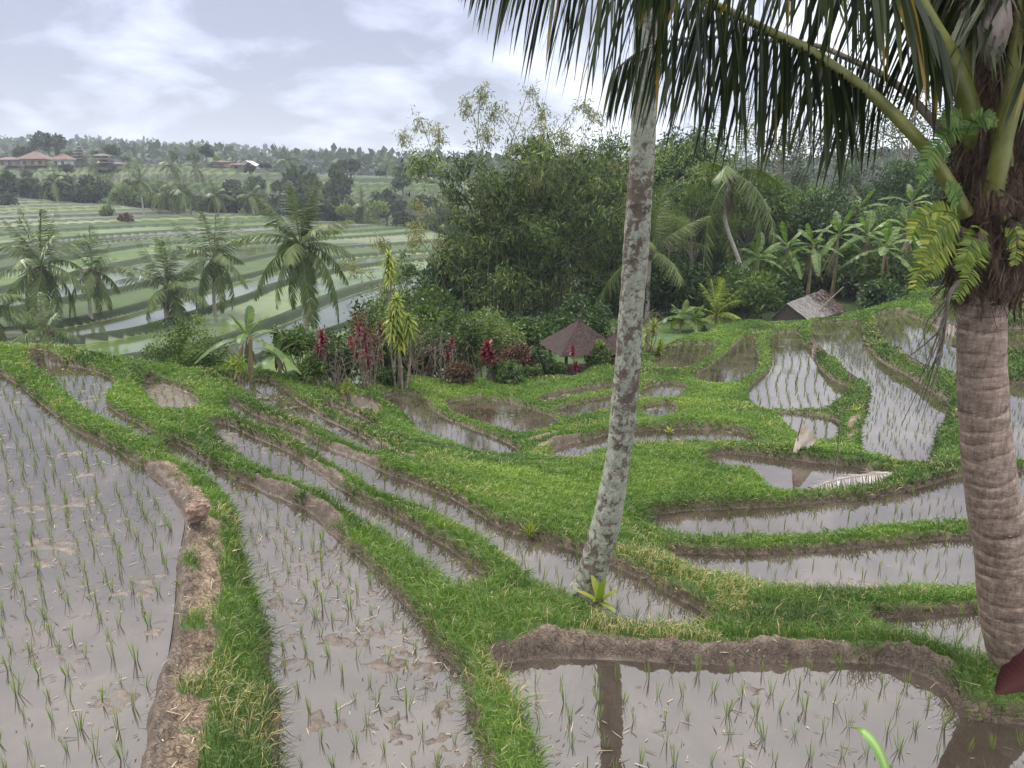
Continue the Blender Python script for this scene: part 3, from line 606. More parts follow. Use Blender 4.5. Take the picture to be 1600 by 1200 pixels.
L_BAN = leaf_mat('banana leaves', [(0, (.04, .08, .022)), (.5, (.09, .155, .042)), (1, (.26, .33, .10))], .4, .35, .15)
L_PALM = leaf_mat('coconut leaflets', [(0, (.028, .046, .014)), (.5, (.080, .118, .030)), (.85, (.16, .20, .055)), (1, (.28, .21, .08))], .25, .38, .12)
L_GREY = leaf_mat('far tree leaves', [(0, (.014, .024, .012)), (.5, (.032, .050, .020)), (1, (.075, .10, .038))], .25, .6, .25)
B_GREY = rough_mat('grey bark', (.10, .085, .07), (.25, .22, .19), 5, .4, .9, None, (1, 1, .3))
B_PALE = rough_mat('pale palm bark', (.20, .18, .16), (.42, .39, .36), 7, .4, .9, None, (1, 1, 2.5))
B_DARK = rough_mat('dark bark', (.05, .04, .032), (.13, .11, .09), 6, .5, .9)
B_CULM = rough_mat('bamboo culms', (.07, .085, .03), (.19, .19, .10), 4, .1, .6, None, (1, 1, .4))
B_STEM = rough_mat('pale stems', (.10, .08, .06), (.27, .23, .18), 12, .3, .9)
B_BANA = rough_mat('banana stem', (.10, .09, .045), (.28, .22, .13), 6, .3, .8, None, (1, 1, .3))
B_FIBRE = rough_mat('palm fibre', (.022, .013, .009), (.09, .052, .034), 14, .9, .95, (.21, .145, .10), (1, 1, .35))

def clumps(rng, n, R3, cen, per, lsz, wd=.5, shell=.55, flat=.6, lump=.32, seedcol=None, upb=.5, gap=0.0):
    """leaf cards gathered in n lumps filling an ellipsoid"""
    d = unit(rng.normal(size=(n, 3))); d[:, 2] = np.where(d[:, 2] < -.3, -d[:, 2]*.5, d[:, 2]); rad = shell+(1-shell)*rng.rand(n)**.6
    cc = np.asarray(cen)+d*rad[:, None]*np.asarray(R3); lr = np.mean(R3)*lump*(.6+.8*rng.rand(n))
    k = np.repeat(np.arange(n), per); N = len(k)
    e = unit(rng.normal(size=(N, 3))); p = cc[k]+e*lr[k][:, None]*(rng.rand(N, 1)**.45)*np.array([1, 1, flat])
    D = unit(e*.8+rng.normal(size=(N, 3))*.6+np.array([0, 0, -.25])); Nn = unit(rng.normal(size=(N, 3))*.7+np.array([0, 0, upb]))
    V, F = kites(p, D, Nn, lsz*(.6+.8*rng.rand(N)), lsz*wd*(.7+.6*rng.rand(N)))
    col = (rng.rand(n)[k]*.6+rng.rand(N)*.4); return V, F, np.repeat(col, 4), cc
def tree_meshes(seed, h, rx, rz, n, per, lsz, leafm, barkm, tr=.14, base=.35, wd=.5, limbs=9, lean=0.0, flat=.6, lump=.32, shell=.5):
    rng = np.random.RandomState(seed); cz = h-rz; R3 = (rx, rx, rz)
    V, F, c, cc = clumps(rng, n, R3, (lean, 0, cz), per, lsz, wd, shell, flat, lump); mb = MB(); mb.add(V, F, c)
    crown = mb.mesh('crown', leafm); tb = MB()
    tp = spline([(0, 0, -.5), (lean*.2+.02*h*rng.normal(), .02*h*rng.normal(), h*.3), (lean*.6, .02*h*rng.normal(), h*.6), (lean, 0, h*.92)], 12)
    tb.add(*tube(tp, np.linspace(tr, tr*.2, 12), 7))
    for i in range(limbs):
        t = base+(.9-base)*rng.rand(); s = tp[int(t*11)]; e = cc[rng.randint(len(cc))]; m = (s+e)/2+np.array([0, 0, -.08*h*rng.rand()])
        tb.add(*tube(spline([s, m, e], 6), np.linspace(tr*.42, tr*.06, 6), 5))
    return crown, tb.mesh('trunk', barkm, True)
def put_tree(name, label, cat, ms, loc, rz=0, sc=1.0, group=None):
    t = thing(name, label, cat, loc, rz, sc, group); link('crown', ms[0], t); link('trunk', ms[1], t); return t

# ---------------------------------------------------------------- coconut palms
def frond_mesh(rng, ln=4.0, pairs=60, droop=.55, leaflet=.8, wd=.035, hang=.6, segs=2, petiole=.18, thick=.035, up=.0):
    t = np.linspace(0, 1, 14); x = ln*(t-.18*droop*t**3); z = ln*(up*t-droop*t**2.1); pts = np.stack([x, np.zeros(14), z], 1)
    sp = spline(pts, pairs+4); T = unit(np.gradient(sp, axis=0)); i0 = int(petiole*pairs)
    C = []; D = []; Ln = []; col = []
    for i in range(i0, pairs+4):
        s = (i-i0)/(pairs+4-i0); L_ = leaflet*(math.sin(math.pi*min(.97, .18+.80*s))**.6)*(.9+.2*rng.rand())
        for sd in (-1, 1):
            f = .35+.75*s; d = T[i]*f+np.array([0, sd*1.0, 0])+rng.normal(size=3)*.12+np.array([0, 0, -hang*(.5+.6*rng.rand())]); C.append(sp[i]); D.append(d); Ln.append(L_); col.append(.3*rng.rand()+.25+.35*(rng.rand() < .08)+.15*s)
    C = np.array(C); D = np.array(D); Ln = np.array(Ln); Nn = np.tile(np.array([[0, 0, 1.]]), (len(C), 1))+T[np.repeat(np.arange(i0, pairs+4), 2)]*.6+rng.normal(size=(len(C), 3))*.15
    mb = MB(); V, F = strips(C, D, Nn, Ln, wd, Ln*hang*.6, segs, 1.0, .5); mb.add(V, F, np.repeat(np.array(col), 2*(segs+1)))
    rb = MB(); V, F = tube(sp, np.linspace(thick, thick*.15, len(sp)), 5); mb.add(V, F, .8)
    return mb
B_ = {}
def palm_kit(key, **kw):
    rng = np.random.RandomState(hash(key) % 1000 if False else sum(map(ord, key)))
    fr = []
    for i in range(6):
        d = (.05, .22, .38, .52, .66, .78)[i]; fr.append(frond_mesh(rng, droop=d, up=(.35, .35, .3, .2, .05, -.1)[i], **kw).mesh('frond', L_PALM))
    return fr
def coconut_palm(kit, h, loc, lean=(0, 0), seed=0, nf=20, tr=.13, sc=1.0, label='', group=None, curve=.3, merge=False, upright=0.0, dead=3):
    rng = np.random.RandomState(seed); t = thing('coconut_palm', label, 'palm', loc, 0, 1.0, group)
    top = np.array([lean[0], lean[1], h]); tp = spline([(0, 0, -.4), (lean[0]*curve*.5, lean[1]*curve*.5, h*.33), (lean[0]*(curve+.25), lean[1]*(curve+.25), h*.7), top], 16)
    mb = MB(); mb.add(*tube(tp, np.concatenate([[tr*1.7, tr*1.25], np.linspace(tr, tr*.7, 14)]), 8)); link('trunk', mb.mesh('trunk', B_PALE, True), t)
    for i in range(nf):
        s = i/(nf-1); k = min(5, int(s*6*(1-upright))); a = i*2.399+rng.normal()*.2; el = R(68*(1-s)**1.1-30*s+10*rng.normal()*.5+12*upright)
        link('frond', kit[k], t, tuple(top+np.array([0, 0, .05])), (rng.normal()*.15, -el, a), sc*(.85+.25*rng.rand()))
    hb = MB(); V, F = tube([top+(0, 0, -.45*sc), top+(0, 0, -.1*sc), top+(0, 0, .3*sc)], [tr*.9, tr*1.7, tr*.6], 8); hb.add(V, F)
    for i in range(7):
        a = rng.rand()*6.28; q = top+np.array([math.cos(a)*tr*2, math.sin(a)*tr*2, -.15]); V, F = tube([q+(0, 0, -.11), q+(0, 0, -.06), q+(0, 0, .05), q+(0, 0, .11)], [.02, .09, .09, .02], 6); hb.add(V, F)
    for i in range(dead):
        a = rng.rand()*6.28; e = top+np.array([math.cos(a)*.35, math.sin(a)*.35, -1.1-.7*rng.rand()]); hb.add(*tube(spline([top, top+np.array([math.cos(a)*.45, math.sin(a)*.45, -.3]), e], 6), .03, 5))
        C = np.tile(e, (16, 1))+rng.normal(size=(16, 3))*.12+np.array([0, 0, .4]); V, F = kites(C, np.tile([0, 0, -1.], (16, 1))+rng.normal(size=(16, 3))*.15, rng.normal(size=(16, 3)), .9, .07); hb.add(V, F)
    link('crown_heart', hb.mesh('crown_heart', B_FIBRE), t)
    return t
kit_mid = palm_kit('mid', ln=4.2, pairs=40, leaflet=1.0, wd=.10, hang=.7, segs=2)
kit_far = palm_kit('far', ln=4.2, pairs=26, leaflet=1.0, wd=.13, hang=.6, segs=1)
def vpalm(px, pyb, pyt, D, **kw):
    """palm whose foot shows at (px,pyb) and crown at (pxt,pyt), D metres away"""
    a = PY(px[0], pyb, D); b = PY(px[1], pyt, D); g = ground_z(a[0], a[1]); a[2] = g
    return coconut_palm(h=b[2]-g, loc=tuple(a), lean=(b[0]-a[0], kw.pop('ly', 0)), **kw)
vpalm((478, 470), 515, 385, 50, kit=kit_mid, seed=1, nf=24, tr=.24, sc=1.0, curve=.2, label='tallest coconut palm in the valley, drooping fronds beside the red-leaved shrubs')
vpalm((152, 145), 560, 425, 62, kit=kit_mid, seed=4, nf=15, tr=.15, sc=.78, curve=.2, label='slim pale coconut palm standing second from left behind the near grass bank')
vpalm((72, 65), 555, 415, 60, kit=kit_mid, seed=2, nf=20, tr=.15, sc=1.05, label='bushy coconut palm near the left edge with a straight pale trunk')
vpalm((265, 262), 535, 450, 64, kit=kit_mid, seed=7, nf=20, tr=.2, sc=1.02, curve=.2, upright=.25, dead=5, label='short coconut palm above the round green bush, shaggy brown skirt')
vpalm((340, 335), 530, 405, 68, kit=kit_mid, seed=9, nf=19, tr=.17, sc=1.05, label='coconut palm with upright crown left of the tallest palm')
vpalm((78, 74), 552, 518, 50, kit=kit_mid, seed=12, nf=12, tr=.16, sc=.60, upright=.4, dead=2, label='stunted small palm just above the left grass bank')
vpalm((-35, -30), 600, 480, 55, kit=kit_mid, seed=15, nf=22, tr=.16, sc=.95, label='palm cut off by the left edge with only its fronds showing')

# ---------------------------------------------------------------- bushes, cordylines, bananas
def KD(px, D):
    """the rim of the near terraces recedes to the right; plants there stand farther off and are larger"""
    return float(np.interp(px, [400, 540, 600, 800, 900, 1000, 1600], [1.0, 1.06, 1.26, 1.36, 1.44, 1.60, 1.66])) if D < 50 else 1.0
def bush(label, px, py, D, w, h, seed, leafm=L_MID, n=40, per=90, lsz=.13, name='bush', z=None, wd=.45, group=None, stems=7, cat='bush', lump=.34, dy=None):
    k_ = KD(px, D); D, w, h, lsz = D*k_, w*k_, h*k_, lsz*(k_**.5); z = None
    rng = np.random.RandomState(seed); a = PY(px, py, D); g = ground_z(a[0], a[1]); ex = min(max(0, a[2]-g), 2.5); g = a[2]-ex; h = h+ex
    V, F, c, cc = clumps(rng, n, (w/2*.82, w/2*.7, h*.42), (0, 0, h*.52), per, lsz, wd, .35, .9, lump); mb = MB(); mb.add(V, F, c)
    t = thing(name, label, cat, (a[0], a[1], g), 0, 1, group); link('foliage', mb.mesh('foliage', leafm), t); sb = MB()
    for i in range(stems):
        e = cc[rng.randint(n)]; s = np.array([rng.normal()*w*.08, rng.normal()*w*.08, -.1]); sb.add(*tube(spline([s, (s+e)/2+rng.normal(size=3)*.1, e], 5), np.linspace(.025, .008, 5), 5))
    link('stem', sb.mesh('stem', B_STEM), t); return t
def rosette(mb, rng, c, n, ln, wd, up=.6, droop=.25, col=(.2, 1)):
    a = np.arange(n)*2.4+rng.rand(); s = np.arange(n)/n; el = R(80)*(1-s)-R(15)*s
    D = np.stack([np.cos(a)*np.cos(el), np.sin(a)*np.cos(el), np.sin(el)], 1); C = np.tile(c, (n, 1))+np.stack([0*a, 0*a, (1-s)*.06-.03], 1)*ln*3
    V, F = strips(C, D, np.tile([0, 0, 1.], (n, 1))+D*-.3, ln*(.75+.4*rng.rand(n)), wd, ln*droop*(.5+s), 3, 1, .35)
    mb.add(V, F, np.repeat(col[0]+(col[1]-col[0])*rng.rand(n), 8))
def cordyline(label, px, py, D, heads, leafm=L_RED, ln=.32, wd=.06, n=26, name='cordyline', sr=.014, cat='shrub', group=None, stack=3, droop=.25):
    """thin stems each topped by stacked leaf rosettes; heads given as picture positions"""
    k_ = KD(px, D); D, ln, wd, sr = D*k_, ln*k_, wd*k_, sr*k_
    rng = np.random.RandomState(int(px+py)); a = PY(px, py, D); g = ground_z(a[0], a[1]); mb = MB(); sb = MB()
    for hx, hy in heads:
        e = PY(hx, hy, D+rng.normal()*.12)-np.array([a[0], a[1], g]); s = np.array([rng.normal()*.08, rng.normal()*.08, -.1])
        pts = spline([s, s*.6+e*.4+rng.normal(size=3)*.05, e], 8); sb.add(*tube(pts, np.linspace(sr*1.4, sr*.8, 8), 6))
        for k in range(stack): rosette(mb, rng, e-np.array([0, 0, k*ln*.5]), n, ln*(1-.05*k), wd, droop=droop)
    t = thing(name, label, cat, (a[0], a[1], g), 0, 1, group); link('foliage', mb.mesh('foliage', leafm), t); link('stem', sb.mesh('stem', B_STEM, True), t); return t
def banana_leaf(mb, rng, base, az, el, ln, wd, bend=.9, torn=.3):
    """broad blade folded at a midrib, side strips split by tears"""
    n = 16; t = np.linspace(0, 1, n); d = np.array([math.cos(az), math.sin(az)]); X = ln*(t*math.cos(el)*(1+.1*t)); Z = ln*(t*math.sin(el)-bend*.5*t**2.2)
    C = np.stack([base[0]+d[0]*X, base[1]+d[1]*X, base[2]+Z], 1); T = unit(np.gradient(C, axis=0)); S = unit(np.cross(T, np.array([0, 0, 1.]))); U = np.cross(S, T)
    stalk = .16; w = np.where(t < stalk, .012, wd*.5*np.sin(math.pi*np.clip((t-stalk)/(1-stalk)*.93+.05, 0, 1))**.55)
    for sd in (-1, 1):
        for i in range(int(stalk*n), n-1):
            a, b = C[i], C[i+1]; f = .25+.1*rng.normal(); dr = -.25-.35*rng.rand()*torn*3
            ea = a+S[i]*sd*w[i]+U[i]*w[i]*dr+T[i]*w[i]*.3; gp = (.82 if rng.rand() < torn else 1.0)
            eb = a+(b-a)*gp+S[i]*sd*w[i+1]*.98+U[i]*w[i+1]*dr+T[i]*w[i+1]*.3
            mb.add(np.array([a, b, eb, ea]), [(0, 1, 2, 3)], .35+.35*rng.rand()+.1*sd)
    V, F = tube(C, np.linspace(.022, .005, n)*wd/.45, 5); mb.add(V, F, .95)
def banana(label, px, py, D, h, seed, nl=8, ll=1.6, wd=.42, leafm=L_BAN, group=None, z=None, els=(75, 15), torn=.3, pup=0, azs=None):
    k_ = KD(px, D); D, h, ll, wd = D*k_, h*k_, ll*k_**.5, wd*k_**.5
    rng = np.random.RandomState(seed); a = PY(px, py, D); g = ground_z(a[0], a[1]); h += min(max(0, a[2]-g), 3)
    t = thing('banana_plant', label, 'banana plant', (a[0], a[1], g), 0, 1, group)
    sb = MB(); sb.add(*tube(spline([(0, 0, -.2), (.02, .02, h*.5), (.05*rng.normal(), .05*rng.normal(), h)], 7), np.linspace(.10, .05, 7)*(h/2.2)**.5, 9))
    for k in range(3):  # hanging dead leaf sheaths
        az = rng.rand()*6.28; C = np.array([[math.cos(az)*.06, math.sin(az)*.06, h*.9]]*3)+rng.normal(size=(3, 3))*.03; V, F = kites(C, np.array([[math.cos(az)*.3, math.sin(az)*.3, -1]]*3)+rng.normal(size=(3, 3))*.1, rng.normal(size=(3, 3)), h*.6, .10); sb.add(V, F)
    link('stem', sb.mesh('stem', B_BANA, True), t); az0 = rng.rand()*6
    for i in range(nl):
        s = i/max(1, nl-1); mb = MB(); az = (az0+i*2.5) if azs is None else azs[i]
        banana_leaf(mb, rng, np.array([0, 0, h*(1-.06*s)]), az, R(els[0]*(1-s)+els[1]*s), ll*(.8+.3*rng.rand()), wd*(.8+.3*rng.rand()), .5+1.0*s, torn)
        link('leaf', mb.mesh('leaf', leafm), t)
    return t
# ---------------------------------------------------------------- the near coconut palm on the right
def lichen_mat():
    m, nt, N, L = new_mat('lichen covered bark'); ob = N('ShaderNodeTexCoord').outputs['Object']
    bark = ramp(N, L, noise(N, L, ob, 9, 6, .7), [(.3, (.045, .032, .025)), (.7, (.15, .115, .09))])
    lic = ramp(N, L, noise(N, L, ob, 30, 4, .7), [(.3, (.15, .165, .125)), (.7, (.34, .35, .29))])
    a = noise(N, L, ob, 13, 7, .72, .4); b = noise(N, L, ob, 1.6, 3, .5)
    ad = N('ShaderNodeMath'); ad.operation = 'MULTIPLY_ADD'; L(b, ad.inputs[0]); ad.inputs[1].default_value = .45; L(a, ad.inputs[2])
    f = N('ShaderNodeMapRange'); L(ad.outputs[0], f.inputs[0]); f.inputs[1].default_value = .66; f.inputs[2].default_value = .73
    col = mixc(N, L, f.outputs[0], bark, lic); p = N('ShaderNodeBsdfPrincipled'); L(col, p.inputs['Base Color']); p.inputs['Roughness'].default_value = .95
    bp = N('ShaderNodeBump'); bp.inputs['Strength'].default_value = .8; bp.inputs['Distance'].default_value = .02; L(a, bp.inputs['Height']); L(bp.outputs[0], p.inputs['Normal'])
    o = N('ShaderNodeOutputMaterial'); L(p.outputs[0], o.inputs[0]); return m
def ring_mat():
    m, nt, N, L = new_mat('ringed palm trunk'); ob = N('ShaderNodeTexCoord').outputs['Object']; at = N('ShaderNodeAttribute'); at.attribute_name = 'rnd'
    mp = N('ShaderNodeMapping'); L(ob, mp.inputs[0]); mp.inputs['Scale'].default_value = (1, 1, 3)
    c = ramp(N, L, noise(N, L, mp.outputs[0], 7, 6, .7), [(.3, (.12, .082, .066)), (.5, (.23, .175, .145)), (.72, (.38, .32, .28))])
    rg = ramp(N, L, at.outputs['Fac'], [(0, (.20, .16, .13)), (.06, (.62, .56, .52)), (.2, (.9, .87, .85)), (.8, (1.05, 1.03, 1.0)), (.95, (1.35, 1.32, 1.28)), (1, (.3, .26, .23))])
    c = mixc(N, L, 1.0, c, rg, 'MULTIPLY')
    m2 = N('ShaderNodeMapping'); L(ob, m2.inputs[0]); m2.inputs['Scale'].default_value = (1, 1, .25); fs = ramp(N, L, noise(N, L, m2.outputs[0], 38, 5, .7), [(.35, (.62, .58, .55)), (.6, (1.08, 1.06, 1.04))]); c = mixc(N, L, 1.0, c, fs, 'MULTIPLY')
    fl = noise(N, L, mp.outputs[0], 45, 3, .6); f = N('ShaderNodeMapRange'); L(fl, f.inputs[0]); f.inputs[1].default_value = .66; f.inputs[2].default_value = .70
    c = mixc(N, L, f.outputs[0], c, (.55, .53, .50)); p = N('ShaderNodeBsdfPrincipled'); L(c, p.inputs['Base Color']); p.inputs['Roughness'].default_value = .85
    bp = N('ShaderNodeBump'); bp.inputs['Strength'].default_value = .6; bp.inputs['Distance'].default_value = .015; L(noise(N, L, mp.outputs[0], 24, 6, .7), bp.inputs['Height']); L(bp.outputs[0], p.inputs['Normal'])
    o = N('ShaderNodeOutputMaterial'); L(p.outputs[0], o.inputs[0]); return m
def petiole_mat():
    m, nt, N, L = new_mat('green frond stalk'); ob = N('ShaderNodeTexCoord').outputs['Object']
    c = ramp(N, L, noise(N, L, ob, 3.5, 4, .6), [(.3, (.075, .085, .018)), (.55, (.15, .16, .035)), (.75, (.26, .23, .07))])
    p = N('ShaderNodeBsdfPrincipled'); L(c, p.inputs['Base Color']); p.inputs['Roughness'].default_value = .4
    o = N('ShaderNodeOutputMaterial'); L(p.outputs[0], o.inputs[0]); return m
M_PET = petiole_mat()
L_NEAR = leaf_mat('near coconut leaflets', [(0, (.008, .013, .006)), (.5, (.026, .038, .013)), (.8, (.065, .08, .022)), (.93, (.22, .15, .03)), (1, (.30, .19, .07))], .22, .35, .05)
L_DEAD = leaf_mat('dead frond', [(0, (.13, .11, .10)), (.5, (.25, .22, .20)), (1, (.40, .37, .34))], .1, .7, .05)
def profile_tube(pts, radf, k, nz, phase=None):
    sp = spline(pts, nz); T = unit(np.gradient(sp, axis=0)); V = []; col = []
    A = unit(np.cross(T, np.array([0, 1., 0.])));
    B = np.cross(T, A); th = np.arange(k)*2*math.pi/k
    for i in range(nz):
        r = radf(i/(nz-1), th); V.append(sp[i]+r[:, None]*(np.cos(th)[:, None]*A[i]+np.sin(th)[:, None]*B[i]))
        col.append(phase(i/(nz-1), th) if phase else np.full(k, .5))
    F = [(i*k+j, i*k+(j+1) % k, (i+1)*k+(j+1) % k, (i+1)*k+j) for i in range(nz-1) for j in range(k)]
    return np.concatenate(V), np.array(F), np.concatenate(col), sp
def near_palm():
    yb = P(1597, 1062, .02)[1]
    c = [PY(x, y, yb) for x, y in ((1606, 1110), (1600, 1040), (1578, 950), (1566, 860), (1549, 760), (1538, 660), (1534, 560), (1536, 460), (1545, 330), (1556, 200), (1562, 80), (1566, -60))]
    base = c[0]*1.0; t = thing('coconut_palm', 'thick near coconut palm with ringed brown trunk at the right edge', 'palm', tuple(base)); pts = np.array(c)-base
    H = pts[-1][2]; rng = np.random.RandomState(5)
    nr = 46; jit = rng.rand(nr+3)*.5
    def ph(s, th):
        q = s*nr+.35*math.sin(s*71)+.25*math.sin(s*33+1)+.16*np.sin(th+2*math.sin(s*19))+.07*np.sin(3*th+s*60); return q-np.floor(q)
    def rad(s, th):
        r = np.interp(s, [0, .12, .25, .45, .62, .70, .8, 1], [.275, .24, .20, .168, .152, .158, .17, .16]); f = ph(s, th)
        return r*(1+.016*(f-.5)+.010*np.sin(5*th+s*30)+.008*np.sin(2*th-s*70)-.016*(f > .92))
    V, F, col, sp = profile_tube(pts, rad, 40, 420, ph); mb = MB(); mb.add(V, F, col); link('trunk', mb.mesh('trunk', ring_mat(), True), t)
    # shaggy brown sheath fibre below and between the frond bases
    fb = MB()
    def rad2(s, th): return np.interp(s, [0, .12, .4, 1], [.16, .215, .23, .19])*(1+.16*np.sin(7*th+s*14)*np.sin(3*th+9*s)+.06*np.sin(17*th+31*s))
    q = np.array([PY(x, y, yb) for x, y in ((1540, 470), (1545, 390), (1550, 300), (1556, 170), (1564, -60))])-base
    V, F, _, _ = profile_tube(q, rad2, 36, 60); fb.add(V, F, .3)
    n = 3000; k = rng.rand(n); cc = spline(q, 50)[(k*49).astype(int)]; a = rng.rand(n)*6.28; rr = np.interp(k, [0, .12, .4, 1], [.16, .215, .23, .19])*(.95+.25*rng.rand(n))
    C = cc+np.stack([np.cos(a)*rr, np.sin(a)*rr, 0*a], 1); D = np.stack([np.cos(a+1.3*rng.normal(size=n)), np.sin(a+1.3*rng.normal(size=n)), -1.0+1.1*rng.normal(size=n)], 1)
    V, F = strips(C, D, rng.normal(size=(n, 3)), .05+.15*rng.rand(n), .004+.012*rng.rand(n)**3, .02+.05*rng.rand(n), 3, 1, .5); fb.add(V, F, np.repeat(rng.rand(n), 8)); link('fibre', fb.mesh('fibre', B_FIBRE), t)
    # cut frond stubs
    for (x, y, dx, dy, w) in ((1508, 430, -22, -26, .055), (1575, 420, 20, -35, .06), (1530, 395, -8, -34, .07), (1560, 372, 25, -30, .06), (1512, 372, -30, -14, .06)):
        p0 = PY(x, y, yb-.16)-base; p1 = PY(x+dx, y+dy, yb-.30)-base; sb = MB(); sb.add(*tube([p0, (p0+p1)/2, p1], [w, w*.85, w*.45], 8)); link('frond_stub', sb.mesh('frond_stub', B_FIBRE), t)
    def frond(name, px, r0, r1, t0, ll, hang, seed, mat=L_NEAR, petm=M_PET, dens=1.15, spread=.5, wd=.029, flat=.8):
        rg = np.random.RandomState(seed); w = np.array([PY(a, b, yb+d) for a, b, d in px])-base; ln = np.linalg.norm(np.diff(w, axis=0), axis=1).sum(); n = int(ln/.021*dens)
        sp = spline(w, n); T = unit(np.gradient(sp, axis=0)); f = link(name, None, t); mb = MB()
        V, F = tube(spline(w, 40), r0+(r1-r0)*np.clip(np.linspace(0, 1, 40)*1.15, 0, 1)**.85, 10); mb.add(V, F); link('stalk', mb.mesh('stalk', petm, True), f)
        i0 = int(t0*n); ii = np.repeat(np.arange(i0, n), 2); sd = np.tile([-1, 1], n-i0); s = (ii-i0)/(n-i0); N_ = len(ii)
        S = unit(np.cross(T[ii], np.array([0, 0, 1.])))
        L_ = ll*np.sin(math.pi*np.clip(.22+.74*s, 0, 1))**.5*(.75+.4*rg.rand(N_)); D = T[ii]*(.06+.34*s[:, None]**2)+S*(sd*spread*(.5+.9*rg.rand(N_)))[:, None]+np.array([0, 0, -1])*hang*(.7+.6*rg.rand(N_))[:, None]
        lm = MB(); V, F = strips(sp[ii]+rg.normal(size=(N_, 3))*.006, D, T[ii]+S*.5*rg.normal(size=(N_, 1)), L_, wd*(.7+.6*rg.rand(N_)), L_*.45*(.4+.8*rg.rand(N_)), 5, 1.0, .4)
        col = rg.rand(N_)*.72+.26*(rg.rand(N_) < .10); cv = np.repeat(col, 12).reshape(N_, 12); cv[:, 8:] += .22*(rg.rand(N_, 1) < .5); lm.add(V, F, np.clip(cv, 0, 1).ravel()); link('leaflet_row', lm.mesh('leaflet_row', mat), f)
    frond('frond', [(1510, 335, -.1), (1480, 283, -.15), (1450, 237, -.2), (1417, 200, -.2), (1375, 158, -.25), (1325, 120, -.25), (1258, 75, -.3), (1208, 52, -.3), (1154, 24, -.3), (1104, 0, -.35), (1040, -28, -.4), (960, -55, -.45), (880, -72, -.5), (810, -78, -.5), (740, -70, -.5)], .052, .010, .33, .64, .9, 1)
    frond('frond', [(1520, 260, .1), (1467, 200, .15), (1417, 146, .2), (1375, 115, .25), (1333, 95, .3), (1270, 70, .35), (1180, 62, .4), (1090, 58, .5), (1010, 75, .5), (960, 110, .5)], .034, .008, .30, .66, .8, 2, L_NEAR, B_STEM, .9)
    frond('frond', [(1530, 240, 0), (1518, 190, -.1), (1506, 140, -.15), (1486, 92, -.2), (1458, 42, -.25), (1425, -15, -.3), (1370, -70, -.4), (1290, -105, -.5), (1190, -110, -.6), (1090, -85, -.7), (1000, -40, -.8)], .085, .012, .36, .55, .9, 3)
    frond('frond', [(1552, 300, -.15), (1562, 250, -.25), (1577, 190, -.3), (1602, 115, -.4), (1645, 20, -.5), (1710, -70, -.6), (1800, -120, -.7)], .075, .012, .66, .8, .7, 4)
    frond('frond', [(1572, 230, .1), (1588, 130, .1), (1597, 40, .1), (1600, -60, .05), (1585, -160, 0), (1540, -230, -.1)], .06, .012, .4, .6, .6, 6)
    frond('frond', [(1545, 220, .2), (1515, 120, .4), (1490, 20, .6), (1455, -60, .8), (1390, -110, 1.1), (1300, -110, 1.4), (1220, -70, 1.7)], .05, .010, .42, .42, .75, 7)
    frond('frond', [(1562, 260, -.18), (1570, 180, -.2), (1588, 60, -.2), (1600, -60, -.2), (1650, -200, -.3)], .08, .012, .7, .6, .6, 11)
    frond('frond', [(1520, 200, -.05), (1512, 100, -.05), (1520, 0, 0), (1525, -100, 0), (1500, -200, 0)], .06, .012, .5, .6, .6, 12)
    sp_ = MB(); V, F = tube([PY(1548, 110, yb-.2)-base, PY(1550, 78, yb-.25)-base, PY(1554, 40, yb-.27)-base, PY(1562, 5, yb-.24)-base, PY(1568, -20, yb-.2)-base], [.01, .07, .095, .06, .01], 10); sp_.add(V, F)
    link('flower_sheath', sp_.mesh('flower_sheath', rough_mat('flower sheath', (.16, .12, .11), (.30, .25, .22), 9, .3, .8, None, (1, 1, .3)), True), t)
    db = MB(); w = np.array([PY(a, b, yb-.35) for a, b in ((1500, 440), (1486, 455), (1480, 480), (1475, 520), (1470, 560))])-base; db.add(*tube(spline(w, 14), np.linspace(.016, .006, 14), 6))
    for i in range(16):
        p = spline(w, 20)[6+rng.randint(13)]; e = p+np.array([-.02-.20*rng.rand(), .1*rng.normal(), -.22-.38*rng.rand()]); db.add(*tube(spline([p, (p+e)/2+rng.normal(size=3)*.03, e], 6), np.linspace(.006, .002, 6), 4))
    link('dried_flower_stalk', db.mesh('dried_flower_stalk', B_DARK), t)
    return yb
YB = near_palm()
def fern(label, base, fronds, lw, mat, seed):
    rg = np.random.RandomState(seed); b0 = PY(*base); t = thing('fern', label, 'fern', tuple(b0))
    for px in fronds:
        w = np.array([PY(*q) for q in px])-b0; sp = spline(w, 34); T = unit(np.gradient(sp, axis=0)); S = unit(np.cross(T, np.array([0, -1., .35]))); mb = MB(); mb.add(*tube(sp, np.linspace(.005, .0015, 34), 4), .1)
        ii = np.repeat(np.arange(2, 34), 2); sd = np.tile([-1, 1], 32); s = ii/34; L_ = lw*np.sin(math.pi*np.clip(.16+.8*s, 0, 1))**.6*(.75+.4*rg.rand(64))
        D = S[ii]*sd[:, None]+T[ii]*.35+rg.normal(size=(64, 3))*.10; V, F = strips(sp[ii], D, np.tile([0, -1., .3], (64, 1))+rg.normal(size=(64, 3))*.35, L_, np.full(64, .014), L_*.22, 3, 1, .8); mb.add(V, F, np.repeat(rg.rand(64), 8))
        link('frond', mb.mesh('frond', mat), t)
y0 = YB-.22
